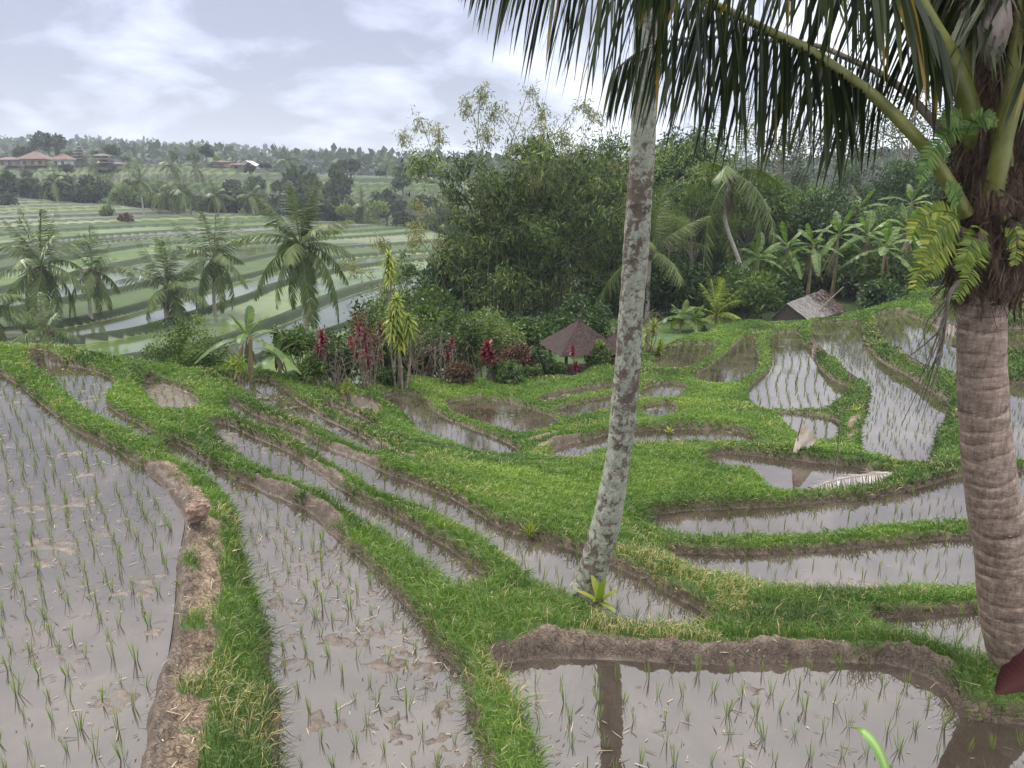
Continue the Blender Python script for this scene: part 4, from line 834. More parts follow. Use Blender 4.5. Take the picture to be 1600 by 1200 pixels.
fern('yellow-green fern hanging in a clump below the crown of the near palm', (1500, 335, y0), [[(1500, 335, y0), (1465, 330, y0-.08), (1438, 345, y0-.12), (1424, 372, y0-.15)], [(1500, 340, y0), (1470, 362, y0-.1), (1446, 400, y0-.15), (1428, 455, y0-.2)], [(1500, 345, y0), (1482, 375, y0-.1), (1465, 400, y0-.15), (1452, 430, y0-.2)], [(1500, 335, y0), (1480, 350, y0-.12), (1455, 375, y0-.2), (1440, 410, y0-.25)]], .105, L_YEL, 1)
fern('fern with two long fronds hanging down the front of the near palm trunk', (1532, 352, y0), [[(1532, 352, y0), (1530, 385, y0-.08), (1518, 425, y0-.1), (1494, 466, y0-.1)], [(1532, 352, y0), (1520, 375, y0-.1), (1510, 400, y0-.15), (1502, 420, y0-.15)]], .095, leaf_mat('fern green', [(0, (.07, .12, .02)), (1, (.24, .31, .05))], .4, .45, .1), 2)
fern('small fern curling out on the right side of the near palm', (1560, 348, y0), [[(1560, 348, y0), (1578, 350, y0-.05), (1590, 372, y0-.08), (1586, 412, y0-.1)]], .085, L_YEL, 3)
L_FERN2 = leaf_mat('fresh fern', [(0, (.06, .12, .03)), (1, (.17, .27, .07))], .4, .45, .1)
fern('fresh green fern growing between the frond stalks of the near palm', (1500, 195, y0), [[(1500, 195, y0), (1478, 212, y0-.1), (1455, 240, y0-.15), (1438, 278, y0-.2)], [(1505, 190, y0), (1490, 180, y0-.1), (1472, 192, y0-.15)]], .09, L_FERN2, 4)
fern('small green fern arching in the centre of the near palm crown', (1508, 215, y0-.05), [[(1508, 215, y0-.05), (1520, 190, y0-.1), (1540, 182, y0-.15), (1556, 190, y0-.15)], [(1500, 320, y0-.05), (1492, 300, y0-.1), (1480, 290, y0-.15)]], .08, L_FERN2, 5)

# ---------------------------------------------------------------- the leaning lichen-covered palm
def lichen_palm():
    yb = P(922, 935, -.35)[1]; c = [PY(x, y, yb) for x, y in ((905, 985), (916, 930), (930, 880), (947, 820), (961, 750), (972, 670), (979, 590), (985, 500), (992, 400), (999, 300), (1005, 200), (1009, 100), (1012, 0), (1014, -120), (1014, -260), (1013, -420))]
    base = c[0]; t = thing('coconut_palm', 'slender leaning palm trunk covered in pale grey lichen', 'palm', tuple(base)); pts = np.array(c)-base
    def rad(s, th):
        return np.interp(s, [0, .05, .1, .16, .3, .5, 1], [.25, .21, .165, .15, .128, .118, .105])*(1+.05*np.sin(3*th+s*9)+.03*np.sin(7*th-s*60)+.02*np.sin(s*260)+.03*np.sin(s*37))
    V, F, col, sp = profile_tube(pts, rad, 28, 300); mb = MB(); mb.add(V, F, col); link('trunk', mb.mesh('trunk', lichen_mat(), True), t)
    rb = MB(); rg = np.random.RandomState(3); n = 260; a = rg.rand(n)*6.28; rr = .17+.1*rg.rand(n); C = np.stack([np.cos(a)*rr+.03, np.sin(a)*rr, .12+.22*rg.rand(n)], 1)
    V, F = strips(C, np.stack([np.cos(a), np.sin(a), -.6+.5*rg.normal(size=n)], 1), rg.normal(size=(n, 3)), .12+.2*rg.rand(n), .009, .1+.1*rg.rand(n), 3, 1, .6); rb.add(V, F, np.repeat(rg.rand(n), 8)); link('root_mass', rb.mesh('root_mass', B_FIBRE), t)
    kit = palm_kit('high', ln=4.0, pairs=60, leaflet=.85, wd=.04, hang=.8, segs=2)
    for i in range(14):
        s = i/13; link('frond', kit[min(4, int(s*5))], t, tuple(pts[-1]), (0, -R(72*(1-s)+10*s), i*2.4+.9), .85)
    hb = MB(); hb.add(*tube([pts[-1]-(0, 0, .4), pts[-1], pts[-1]+(0, 0, .4)], [.10, .2, .05], 8)); link('crown_heart', hb.mesh('crown_heart', B_FIBRE), t)
lichen_palm()
def strap_plant(name, label, px, py, z, n, ln, wd, mat, cat, up=60, lo=10, seed=1, droop=.25, y=None):
    rg = np.random.RandomState(seed); b = P(px, py, z) if y is None else PY(px, py, y)
    a = np.arange(n)*2.4; s = np.arange(n)/n; el = np.radians(up+25*(1-s)-(up-lo)*s); D = np.stack([np.cos(a)*np.cos(el), np.sin(a)*np.cos(el), np.sin(el)], 1)
    t = thing(name, label, cat, tuple(b)); mb = MB(); V, F = strips(np.stack([np.cos(a)*wd*.3, np.sin(a)*wd*.3, -.01+0*a], 1), D, np.tile([0, 0, 1.], (n, 1))-D*.4, ln*(.7+.4*rg.rand(n)), wd*(.8+.4*rg.rand(n)), ln*droop*(.5+s), 6, 1.2, .35)
    mb.add(V, F, np.repeat(.3+.6*rg.rand(n), 14)); link('foliage', mb.mesh('foliage', mat), t); cb = MB(); cb.add(*tube([(0, 0, -.12), (0, 0, 0), (0, 0, .05)], [wd*.5, wd*.7, wd*.2], 7)); link('root_ball', cb.mesh('root_ball', B_FIBRE), t); return t
ylp = P(922, 935, -.35)[1]
strap_plant('birds_nest_fern', "yellow-green bird's nest fern at the foot of the lichen trunk", 936, 938, 0, 11, .30, .062, L_YEL, 'fern', 65, 15, 4, .15, ylp-.35)
strap_plant('rice_bundle', 'bright yellow-green tuft of seedlings on the edge of the long strip paddy', 829, 838, -.42, 60, .26, .012, L_YEL, 'rice bundle', 75, 40, 5, .2)
for (x, y, z, lb) in ((1046, 676, -1.95, 'small yellow-leaved plant in the curved ditch paddy'), (1196, 664, -2.0, 'small yellow plant on the grass left of the white cloth'), (893, 674, -1.9, 'small yellow-flowered weed on the dry earth bank behind the lichen trunk'), (1337, 642, -1.9, 'pale yellow sprig on the bare patch between the right paddies')):
    strap_plant('weed', lb, x, y, z, 12, .22, .045, L_YEL, 'weed', 70, 20, int(x), .2)
# ---------------------------------------------------------------- near leaves at the frame edges
def big_leaf_plant():
    b = np.array([1.15, 1.05, 0]); b[2] = ground_z(b[0], b[1]); t = thing('cordyline', 'dark maroon leaf reaching in at the lower right edge', 'shrub', tuple(b)); mat = leaf_mat('maroon leaf', [(0, (.022, .005, .008)), (.5, (.050, .012, .018)), (1, (.12, .04, .045))], .12, .35, 0)
    tip = PY(1556, 1085, 1.35)-b; rt = PY(1690, 1040, 1.25)-b; n = 40; q = spline([rt, (rt*.5+tip*.5)+(0, 0, .015), tip], n); mb = MB(); T = unit(np.gradient(q, axis=0)); S = unit(np.cross(T, np.array([.15, -.75, .6])))
    s = np.linspace(0, 1, n); w = .050*np.sin(math.pi*np.clip(s*.9+.1, 0, 1))**.7*(1+.05*np.sin(s*19)+.03*np.sin(s*47)); U = np.cross(S, T)
    V = np.stack([q+S*w[:, None]-U*(w*.25)[:, None], q, q-S*w[:, None]-U*(w*.25)[:, None]], 1).reshape(-1, 3); F = []
    for i in range(n-1): F += [(3*i, 3*i+1, 3*i+4, 3*i+3), (3*i+1, 3*i+2, 3*i+5, 3*i+4)]
    mb.add(V, F, np.clip(np.tile([.25, 1.0, .45], n)+np.repeat(np.tile([.0, .22], n//2), 3), 0, 1)); link('leaf', mb.mesh('leaf', mat, True), t)
    mb = MB(); mb.add(*tube(spline([(0, 0, -.2), rt*.5+np.array([.15, 0, 0]), rt], 10), .016, 8)); link('stem', mb.mesh('stem', B_STEM, True), t)
    b = np.array([.72, 1.12, 0]); b[2] = ground_z(b[0], b[1]); t = thing('grass_plant', 'single arching bright green blade at the bottom edge', 'plant', tuple(b)); mb = MB()
    w = np.array([PY(1398, 1330, 1.2), PY(1392, 1240, 1.22), PY(1376, 1180, 1.26), PY(1352, 1146, 1.3), PY(1330, 1135, 1.33)])-b; w = np.vstack([[0, 0, 0], w]); q = spline(w, 24); T = unit(np.gradient(q, axis=0)); S = unit(np.cross(T, np.array([.3, -.9, .2]))); s = np.linspace(0, 1, 24); ww = .0115*np.clip((1-s)*4, 0, 1)**.8
    V = np.stack([q+S*ww[:, None], q+np.cross(S, T)*.003, q-S*ww[:, None]], 1).reshape(-1, 3); F = []
    for i in range(23): F += [(3*i, 3*i+1, 3*i+4, 3*i+3), (3*i+1, 3*i+2, 3*i+5, 3*i+4)]
    mb.add(V, F, np.tile([.35, 1.0, .1], 24)); link('leaf', mb.mesh('leaf', leaf_mat('fresh blade', [(0, (.09, .20, .035)), (.5, (.14, .27, .06)), (1, (.30, .40, .16))], .4, .45, 0), True), t)
big_leaf_plant()
# ---------------------------------------------------------------- rock, cloth, stake, fallen frond
def rock():
    b = P(309, 806, .52); rg = np.random.RandomState(8); mb = MB(); n1, n2 = 14, 9; V = []
    for j in range(n2):
        ph = math.pi*(j/(n2-1)-.5)
        for i in range(n1):
            th = 2*math.pi*i/n1; d = np.array([math.cos(ph)*math.cos(th), math.cos(ph)*math.sin(th), math.sin(ph)]); e = (np.abs(d)**.6)*np.sign(d)
            V.append(e*np.array([.105, .09, .10])*(1+.10*math.sin(3*th+5*ph)+.12*rg.rand())+np.array([.04*max(0, d[2]), 0, 0]))
    F = [(j*n1+i, j*n1+(i+1) % n1, (j+1)*n1+(i+1) % n1, (j+1)*n1+i) for j in range(n2-1) for i in range(n1)]
    mb.add(V, F); o = link('rock', mb.mesh('rock', rough_mat('reddish rock', (.14, .085, .065), (.30, .20, .16), 14, .6)), None, tuple(b+(0, 0, .05)), (.1, .15, .5)); tag(o, 'reddish brown rock on top of the left mud bank', 'rock')
rock()
def cloth_and_stake():
    p = P(1252, 709, -1.5); y = p[1]; t = thing('cloth', 'white cloth draped over a stick beside the small bright pond', 'cloth', tuple(p)); mb = MB(); n, m = 12, 12
    A, B, C, D = [PY(*q)-p for q in ((1253, 660, y), (1277, 684, y+.25), (1239, 706, y-.05), (1260, 710, y+.15))]; V = []
    for i in range(n):
        for j in range(m):
            u, v = i/(n-1), j/(m-1); q = (A*(1-u)+B*u)*(1-v)+(C*(1-u)+D*u)*v; V.append(q+np.array([0, .05*math.sin(u*9+v*3)*v, .02*math.sin(6*v+4*u)]))
    F = [(i*m+j, i*m+j+1, (i+1)*m+j+1, (i+1)*m+j) for i in range(n-1) for j in range(m-1)]
    mb.add(V, F); link('sheet', mb.mesh('sheet', rough_mat('stained white cloth', (.38, .27, .18), (.72, .70, .64), 3, .1, .9), True), t)
    sb = MB(); sb.add(*tube([A*1.0+(0, 0, .06), (A+C)/2+(0.02, .03, 0), (C+D)/2-(0, 0, .3)], .012, 6)); link('stick', sb.mesh('stick', B_DARK), t)
    p = P(1303, 738, -1.55); sb = MB(); sb.add(*tube([(0, 0, -.3), (.01, 0, .5), (.0, 0, 1.02)], [.012, .01, .008], 6)); o = link('stake', sb.mesh('stake', B_DARK), None, tuple(p)); tag(o, 'thin dark upright stake in the small pond right of the cloth', 'stake')
    p = P(1342, 742, -1.5); sb = MB(); sb.add(*tube([(0, 0, -.3), (-.01, 0, .25), (-.03, 0, .55)], [.009, .008, .006], 6)); o = link('stake', sb.mesh('stake', B_DARK), None, tuple(p)); tag(o, 'short thin twig standing on the grass right of the small pond', 'stake')
    p = P(1262, 766, -1.58); w = np.array([P(1262, 766, -1.56), P(1300, 752, -1.48), P(1340, 744, -1.42), P(1375, 741, -1.42), P(1394, 738, -1.45)])-p; sp = spline(w, 44); T = unit(np.gradient(sp, axis=0)); t = thing('fallen_frond', 'dead grey palm frond lying over the edge of the small pond', 'palm frond', tuple(p)); mb = MB(); mb.add(*tube(sp, np.linspace(.02, .006, 44), 5), .6); link('stalk', mb.mesh('stalk', L_DEAD), t)
    rg = np.random.RandomState(3); ii = np.repeat(np.arange(5, 44), 2); S = unit(np.cross(T[ii], [0, 0, 1.])); sd = np.tile([-1, 1], 39); D = S*sd[:, None]*.8-T[ii]*.5+np.array([0, 0, -.15])+rg.normal(size=(78, 3))*.1; mb = MB(); V, F = strips(sp[ii], D, np.tile([0, 0, 1.], (78, 1)), .42*(.6+.5*rg.rand(78)), .028, .08, 3, 1, .5); mb.add(V, F, np.repeat(rg.rand(78), 8)); link('leaflet_row', mb.mesh('leaflet_row', L_DEAD), t)
cloth_and_stake()

# ---------------------------------------------------------------- pavilion and hut
M_TILE = rough_mat('weathered roof thatch', (.014, .009, .008), (.075, .043, .038), 16, 1.0, .9, None, (1, 1, .35))
M_WOOD = rough_mat('old grey planks', (.07, .065, .062), (.20, .19, .18), 9, .5, .9, None, (1, .15, 1))
M_IRON = rough_mat('grey corrugated sheet', (.20, .18, .17), (.42, .40, .38), 7, .2, .7)
M_BOARD = rough_mat('dark boards', (.035, .03, .026), (.09, .075, .06), 8, .4)  # dark brown boards for posts, finials, platforms and hut walls
def hip_roof(cx, cy, cz, wx, wy, h, mat, rows=11, rz=.0, ridge=.04, over=0):
    """stepped courses so the slope reads as layered thatch or tiles"""
    mb = MB(); rg = np.random.RandomState(1)
    for i in range(rows):
        s0, s1 = i/rows, (i+1)/rows; a = 1-s0; b = max(ridge, 1-s1*1.0-.0)
        z0 = cz+h*s0; z1 = cz+h*s1+.02; nseg = 10; ra = []; rb_ = []
        for side in range(4):
            for k in range(nseg):
                u = -1+2*k/nseg; X, Y = [(u, -1), (1, u), (-u, 1), (-1, -u)][side]; j = 1+.012*rg.normal()
                ra.append((X*wx/2*a*j*1.02, Y*wy/2*a*j*1.02, z0-.05+.02*rg.normal())); rb_.append((X*wx/2*b, Y*wy/2*b, z1))
        n = 4*nseg; V = np.array(ra+rb_); c, s = math.cos(rz), math.sin(rz); V = np.stack([V[:, 0]*c-V[:, 1]*s+cx, V[:, 0]*s+V[:, 1]*c+cy, V[:, 2]], 1); mb.add(V, [(k, (k+1) % n, n+(k+1) % n, n+k) for k in range(n)])
    return mb
def pavilion(label, px, pye, pyt, D, w, h, rz, post=1.1):
    k_ = KD(px, D); D, w, h = D*k_, w*k_, h*k_; a = PY(px, pye, D); g = ground_z(a[0], a[1]); t = thing('pavilion', label, 'pavilion', (a[0], a[1], g), rz); ze = a[2]-g
    link('roof', hip_roof(0, 0, ze, w, w, h, M_TILE).mesh('roof', M_TILE), t)
    fm = MB(); fm.add(*tube([(0, 0, ze+h-.05), (0, 0, ze+h+.07), (0, 0, ze+h+.10), (0, 0, ze+h+.16), (0, 0, ze+h+.2), (0, 0, ze+h+.32)], [.05, .04, .08, .06, .025, .01], 8)); fm.add(*box((0, 0, ze+h+.24), (.14, .02, .02))); link('finial', fm.mesh('finial', M_BOARD), t)
    for x in (-1, 1):
        for y in (-1, 1): pm = MB(); pm.add(*box((x*w*.36, y*w*.36, ze/2-.2), (.09, .09, ze+.4))); link('post', pm.mesh('post', M_BOARD), t)
    dm = MB(); dm.add(*box((0, 0, .35), (w*.8, w*.8, .12))); dm.add(*box((0, 0, .1), (w*.7, w*.7, .4))); link('platform', dm.mesh('platform', M_BOARD), t)
pavilion('small pavilion with pointed dark red-brown roof among shrubs', 905, 541, 500, 18.4, 1.6, .70, .3)
pavilion('second lower brown roofed pavilion partly hidden by the lichen trunk', 962, 543, 520, 20, 1.3, .42, .2)
def hut():
    A = PY(1229, 474, 38.2); B = PY(1286, 453, 41.8); C = PY(1266, 502, 37.2); Dd = PY(1322, 486, 40.8); E = PY(1203, 499, 38.8); F_ = PY(1255, 478, 42.5)
    b = (A+B)/2; b = np.array([b[0], b[1], ground_z(b[0], b[1])]); t = thing('hut', 'small hut with grey plank roof among the banana plants', 'hut', tuple(b)); A, B, C, Dd, E, F_ = [q-b for q in (A, B, C, Dd, E, F_)]
    def sheet(p, q, r, s, n, mat, nm, th=.03):
        mb = MB(); up = np.array([0, 0, 1.])
        for i in range(n):   # p->q along ridge; planks run down the slope
            u0, u1 = i/n+.01/n, (i+1)/n-.03/n; o = up*(.012*(i % 3)); a0 = p+(q-p)*u0+o; a1 = p+(q-p)*u1+o; b0 = s+(r-s)*u0+o; b1 = s+(r-s)*u1+o
            V = [a0, a1, b1, b0, a0-up*th, a1-up*th, b1-up*th, b0-up*th]; mb.add(V, [(0, 1, 2, 3), (7, 6, 5, 4), (0, 4, 5, 1), (1, 5, 6, 2), (2, 6, 7, 3), (3, 7, 4, 0)])
        return link(nm, mb.mesh(nm, mat), t)
    sheet(A, B, Dd, C, 16, M_WOOD, 'roof'); sheet(A, B, F_, E, 14, M_WOOD, 'roof')
    wm = MB(); z0 = -.3; wall = lambda p, q, dz: wm.add([(p[0], p[1], z0), (q[0], q[1], z0), (q[0], q[1], q[2]-dz), (p[0], p[1], p[2]-dz)], [(0, 1, 2, 3)])
    i_ = .93; c0 = (A+B)/2; sh = lambda q: c0*(1-i_)+q*i_; wall(sh(C), sh(E), .06); wall(sh(C), sh(Dd), .06); wall(sh(E), sh(F_), .06); wall(sh(Dd), sh(F_), .06); wm.add([sh(C)-(0, 0, .06), sh(E)-(0, 0, .06), sh(A)-(0, 0, .04)], [(0, 1, 2)]); link('wall', wm.mesh('wall', M_BOARD), t)
    E2 = E+np.array([-.05, -.5, -.42]); C2 = C+np.array([-.02, -.5, -.26]); sheet(E-(0, 0, .1), C-(0, 0, .06), C2, E2, 12, M_IRON, 'awning')
    rg = np.random.RandomState(4); n = 700; u, v = rg.rand(n)**.6, rg.rand(n); q = (A*(1-u)[:, None]+B*u[:, None])*(1-v)[:, None]+(C*(1-u)[:, None]+Dd*u[:, None])*v[:, None]+np.array([0, 0, .05]); q = q[u > .45+.25*rg.rand(n)]; m = len(q)
    mb = MB(); V, F = strips(q, rg.normal(size=(m, 3))*(1, 1, .3), np.tile([0, 0, 1.], (m, 1)), .25, .07, .1, 2, 1, .5); mb.add(V, F, np.repeat(rg.rand(m)*.6, 6)); o = link('leaf_litter', mb.mesh('leaf_litter', leaf_mat('dead brown leaves', [(0, (.05, .03, .022)), (1, (.19, .12, .08))], .05, .8, 0)), None, tuple(b)); tag(o, 'heap of dead brown leaves on the hut roof', 'leaf litter', None, 'stuff')
    p0 = PY(1264, 500, 36.8); p1 = PY(1318, 448, 38.6); mb = MB(); mb.add(*tube([p0-p0, (p1-p0)*.5+(0, 0, .03), p1-p0], .02, 6)); o = link('bamboo_pole', mb.mesh('bamboo_pole', B_STEM), None, tuple(p0)); tag(o, 'pale bamboo pole leaning across the hut roof', 'pole')
hut()

# ---------------------------------------------------------------- the shrub row
bush('large round feathery green bush below the valley palms', 300, 590, 21, 3.3, 2.1, 31, L_MID, 90, 130, .085, z=-1.6, cat='bush', lump=.2)
banana('banana plant with yellow-green leaves and one bent leaf beside the round bush', 392, 588, 17.5, 1.0, 3, 8, 1.15, .30, L_BAN, els=(80, 5), torn=.15)
banana('low banana plant with broad leaves just right of the yellow-green one', 437, 592, 17.8, .55, 6, 7, .95, .28, L_BAN, els=(70, 15), torn=.1)
bush('bright yellow-green young leaves at the foot of the banana plant', 374, 588, 17, .45, .7, 33, L_YEL, 6, 14, .2, cat='shrub', wd=.3)
cordyline('crimson cordyline with two stacked heads at the left end of the shrub row', 505, 605, 17.2, [(503, 524), (498, 546)], L_RED, .22, .055, 22)
cordyline('group of thin dull red cordylines left of the tall dracaena', 567, 605, 17.6, [(561, 516), (549, 535), (570, 528), (556, 552), (572, 548), (545, 560), (575, 566)], L_RED, .20, .04, 16, stack=2)
cordyline('tall dracaena with pale yellow-green leaf heads on a bare stem', 627, 603, 16.8, [(619, 470), (613, 498), (638, 500), (625, 519)], L_YEL, .30, .055, 34, name='dracaena', sr=.028, droop=.6)
cordyline('slim dracaena with a single high head above the shrub row', 622, 600, 18.5, [(607, 402), (608, 420)], L_YEL, .26, .05, 34, name='dracaena', sr=.022, droop=.6)
cordyline('crimson cordyline with glossy head in front of the bamboo', 765, 608, 17.0, [(762, 541), (768, 558), (757, 552)], L_RED, .22, .06, 24, stack=2)
cordyline('dark red cordyline standing left of the crimson one', 706, 608, 17.6, [(706, 536), (700, 555)], L_RED, .18, .045, 18, stack=2)
cordyline('dusky red cordyline in front of the pavilion', 896, 610, 17.4, [(895, 548), (900, 572)], L_RED, .18, .045, 18, stack=2)
cordyline('orange-brown cordyline behind the tall dracaena', 598, 600, 18.4, [(595, 512)], L_BRON, .26, .05, 22)
cordyline('bronze cordyline cluster between the dracaena and the dark red one', 665, 606, 17.8, [(660, 555), (675, 548), (648, 568), (684, 566), (668, 580)], L_BRON, .22, .05, 18, stack=1)
cordyline('thin green-topped shrub on bare stems right of the lichen trunk', 1019, 600, 18.0, [(1012, 520), (1022, 508), (1030, 545)], L_YEL, .26, .05, 22)
cordyline('reddish stemmed cordyline beside the lichen trunk', 1006, 606, 17.6, [(1004, 560), (1014, 552)], L_BRON, .22, .045, 16)
bush('small yellow-topped croton at the foot of the red cordylines', 543, 612, 16.4, .42, .36, 40, L_YEL, 12, 26, .07)
SH = [(468, 600, 18, 1.3, 1.2, L_MID, 'leafy green shrub between the bananas and the first crimson cordyline', .10), (525, 602, 18.4, 1.0, 1.1, L_DARK, 'dark shrub behind the first crimson cordyline', .09),
 (590, 600, 20, 1.5, 2.0, L_MID, 'green shrub behind the dull red cordylines', .10), (652, 602, 19.2, 1.2, 1.6, L_PALE, 'pale green bush right of the tall dracaena', .09), (690, 604, 18.6, 1.0, 1.3, L_DARK, 'glossy dark shrub left of the dark red cordyline', .12),
 (735, 604, 18.2, .9, 1.4, L_MID, 'mid green shrub left of the glossy crimson head', .10), (775, 600, 18.8, 1.3, 1.5, L_PALE, 'bright shrub rising behind the glossy crimson head', .11), (810, 606, 17.6, 1.0, .9, L_BRON, 'low bronze-leaved shrub by the pond', .09),
 (790, 612, 16.8, .8, .6, L_DARK, 'low dark ground shrub above the right pond', .08), (838, 604, 17.6, .8, .8, L_DARK, 'dark shrub left of the pavilion', .10), (866, 604, 17.4, .6, .6, L_MID, 'green shrub under the left eave of the pavilion', .10),
 (932, 602, 17.2, .5, 1.05, L_MID, 'slender green shrub rising in front of the pavilion roof', .10), (960, 600, 17.6, .5, .6, L_BRON, 'orange-leaved shrub under the right pavilion', .08), (908, 608, 17, .5, .4, L_DARK, 'dark leafy shrub at the pavilion foot', .10),
 (490, 612, 17.2, .7, .7, L_MID, 'low shrub in front of the first crimson cordyline', .08), (720, 612, 17.0, .8, .6, L_BRON, 'reddish low shrub in the middle of the row', .08), (1000, 596, 19, .8, .9, L_DARK, 'dark shrub just behind the lichen trunk', .09),
 (610, 612, 17.2, .8, .5, L_DARK, 'low dark shrub at the foot of the dracaena', .08), (570, 600, 19.2, .9, 1.6, L_BRON, 'brownish twiggy shrub behind the red cordylines', .08), (830, 612, 17, .6, .5, L_MID, 'low green shrub at the right end of the pond bank', .07)]
for i, (x, y, D, w, h, m, lb, ls) in enumerate(SH): bush(lb, x, y, D, w*1.15, h*(1.4 if x < 840 else 1.1), 50+i, m, 34, 70, ls)
# bare grey twigs among the shrubs
def twigs(px, py, D, h, label):
    k_ = KD(px, D); D, h = D*k_, h*k_; a = PY(px, py, D); g = ground_z(a[0], a[1]); rg = np.random.RandomState(int(px)); mb = MB()
    for i in range(13):
        az = rg.rand()*6.28; s = np.array([rg.normal()*.1, rg.normal()*.1, 0]); e = s+np.array([math.cos(az)*.9*rg.rand(), math.sin(az)*.4*rg.rand(), h*(.6+.4*rg.rand())]); m = (s+e)/2+rg.normal(size=3)*.08; q = spline([s, m, e], 7); mb.add(*tube(q, np.linspace(.011, .003, 7), 4))
        for k in range(4): p = q[3+rg.randint(4)]; mb.add(*tube([p, p+rg.normal(size=3)*.12+(0, 0, .12), p+rg.normal(size=3)*.2+(0, 0, .25)], [.005, .004, .002], 3))
    o = link('bare_shrub', mb.mesh('bare_shrub', B_STEM), None, (a[0], a[1], g)); tag(o, label, 'shrub')
twigs(582, 600, 17.6, 1.4, 'leafless grey twiggy shrub left of the tall dracaena'); twigs(657, 602, 17.8, 1.3, 'leafless grey twiggy shrub right of the tall dracaena'); twigs(530, 604, 17.3, 1.2, 'bare pale stems right of the first crimson cordyline'); twigs(690, 606, 17.4, 1.2, 'bare stems beside the dark red cordyline'); twigs(1010, 602, 17.6, 1.1, 'bare stems at the right of the lichen trunk')

# ---------------------------------------------------------------- bamboo
def bamboo(label, px, py, D, h, seed, nc=34, spread=3.0, leafm=L_BAMB, lsz=.20, per=60, z=None, lo=.22, r=.6, bias=(0, 0), culm=B_CULM, cl=.5):
    k_ = KD(px, D); k_ *= 1.4; D, h, spread, lsz, r, cl = D*k_, h*k_, spread*k_, lsz*k_**.75, r*k_, cl*k_; bias = (bias[0]*k_, bias[1]*k_)
    rg = np.random.RandomState(seed); a = PY(px, py, D); g = ground_z(a[0], a[1]); h = a[2]+h-g; t = thing('bamboo_clump', label, 'bamboo', (a[0], a[1], g)); cb = MB(); lb = MB()
    for i in range(nc):
        az = rg.rand()*6.28; out = spread*rg.rand()**.7; hh = h*(.45+.62*rg.rand()); s = np.array([rg.normal()*r, rg.normal()*r*.6, -.3]); e = s+np.array([math.cos(az)*out+bias[0], math.sin(az)*out*.8+bias[1], hh]); m = s+(e-s)*.55+np.array([-(e-s)[0]*.28, -(e-s)[1]*.28, hh*.10])
        q = spline([s, m, e, e+np.array([math.cos(az)*out*.25, math.sin(az)*out*.2, -hh*.04])], 16); cb.add(*tube(q, np.linspace(.045, .006, 16), 5))
        n = int(per*(.7+.6*rg.rand())); k = lo+(1-lo)*rg.rand(n)**.8; c = q[(k*15).astype(int)]+rg.normal(size=(n, 3))*cl*(1.15-k)[:, None]*np.array([1, 1, .7])
        nn = 5; c = np.repeat(c, nn, 0)+rg.normal(size=(n*nn, 3))*.12; D_ = rg.normal(size=(n*nn, 3))*.7+np.array([0, 0, -.75]); V, F = kites(c, D_, rg.normal(size=(n*nn, 3)), lsz*(.7+1.0*rg.rand(n*nn)), lsz*.26); tone = np.repeat(.28*rg.normal(size=n), nn); lb.add(V, F, np.repeat(np.clip(.42+tone+.12*rg.normal(size=n*nn)+.4*(rg.rand()-.5), 0, 1), 4))
    link('culm', cb.mesh('culm', culm, True), t); link('foliage', lb.mesh('foliage', leafm), t)
bamboo('great dark bamboo clump behind the shrub row', 838, 560, 22.5, 6.3, 1, 48, 2.7, L_BAMB, .18, 100, cl=.7, lo=.10)
bamboo('second bamboo clump leaning right toward the lichen trunk', 925, 560, 23.5, 6.5, 2, 34, 2.4, L_BAMB, .18, 90, cl=.7, lo=.10)
bamboo('bamboo clump with bushy olive crown at the left of the group', 772, 560, 22.5, 5.7, 3, 34, 1.5, L_BAMB, .18, 90, cl=.7, lo=.10)
bamboo('tall sparse bamboo with thin yellowish tips against the sky', 742, 560, 24, 8.0, 4, 20, 2.2, L_DRYB, .14, 60, lo=.5, cl=.35, bias=(-.3, 0))
bamboo('tall sparse bamboo rising behind the bamboo group', 850, 560, 24, 7.7, 5, 20, 2.2, L_DRYB, .14, 60, lo=.5, cl=.35)
bamboo('thin yellow bamboo arching out to the left of the bamboo group', 705, 560, 25, 5.6, 6, 6, .6, L_DRYB, .17, 50, lo=.3, bias=(-1.7, 0), cl=.35)
# ---------------------------------------------------------------- woodland to the right
K_DARK = tree_meshes(1, 8, 3.0, 2.9, 150, 75, .26, L_DARK, B_GREY, .2)
K_DARK2 = tree_meshes(2, 8, 2.5, 3.3, 130, 75, .24, L_DARK, B_GREY, .18)
K_MID = tree_meshes(3, 8, 2.8, 2.5, 120, 75, .22, L_MID, B_GREY, .16, lump=.3)
K_PALE = tree_meshes(4, 8, 2.6, 1.9, 70, 110, .13, L_PALE, B_GREY, .12, flat=.35, lump=.34, limbs=14, shell=.3)
K_FEA = tree_meshes(5, 8, 3.2, 1.4, 60, 120, .14, L_MID, B_GREY, .13, flat=.25, lump=.32, limbs=16, shell=.3, base=.3)
K_AIRY = tree_meshes(6, 12, 3.4, 4.2, 90, 26, .18, L_DARK, B_GREY, .16, flat=.35, lump=.2, limbs=26, shell=.2, base=.25)
K_THIN = tree_meshes(7, 10, 1.5, 2.6, 50, 60, .2, L_DARK, B_PALE, .11, lump=.35, base=.5)
def vtree(name, label, kit, px, pyt, D, h0, wid=1.0, rz=0, group=None, cat='tree'):
    D = D*KD(px, D); a = PY(px, pyt, D); g = ground_z(a[0], a[1]); s = (a[2]-g)/h0; return put_tree(name, label, cat, kit, (a[0], a[1], g), rz, (s*wid, s*wid, s), group)
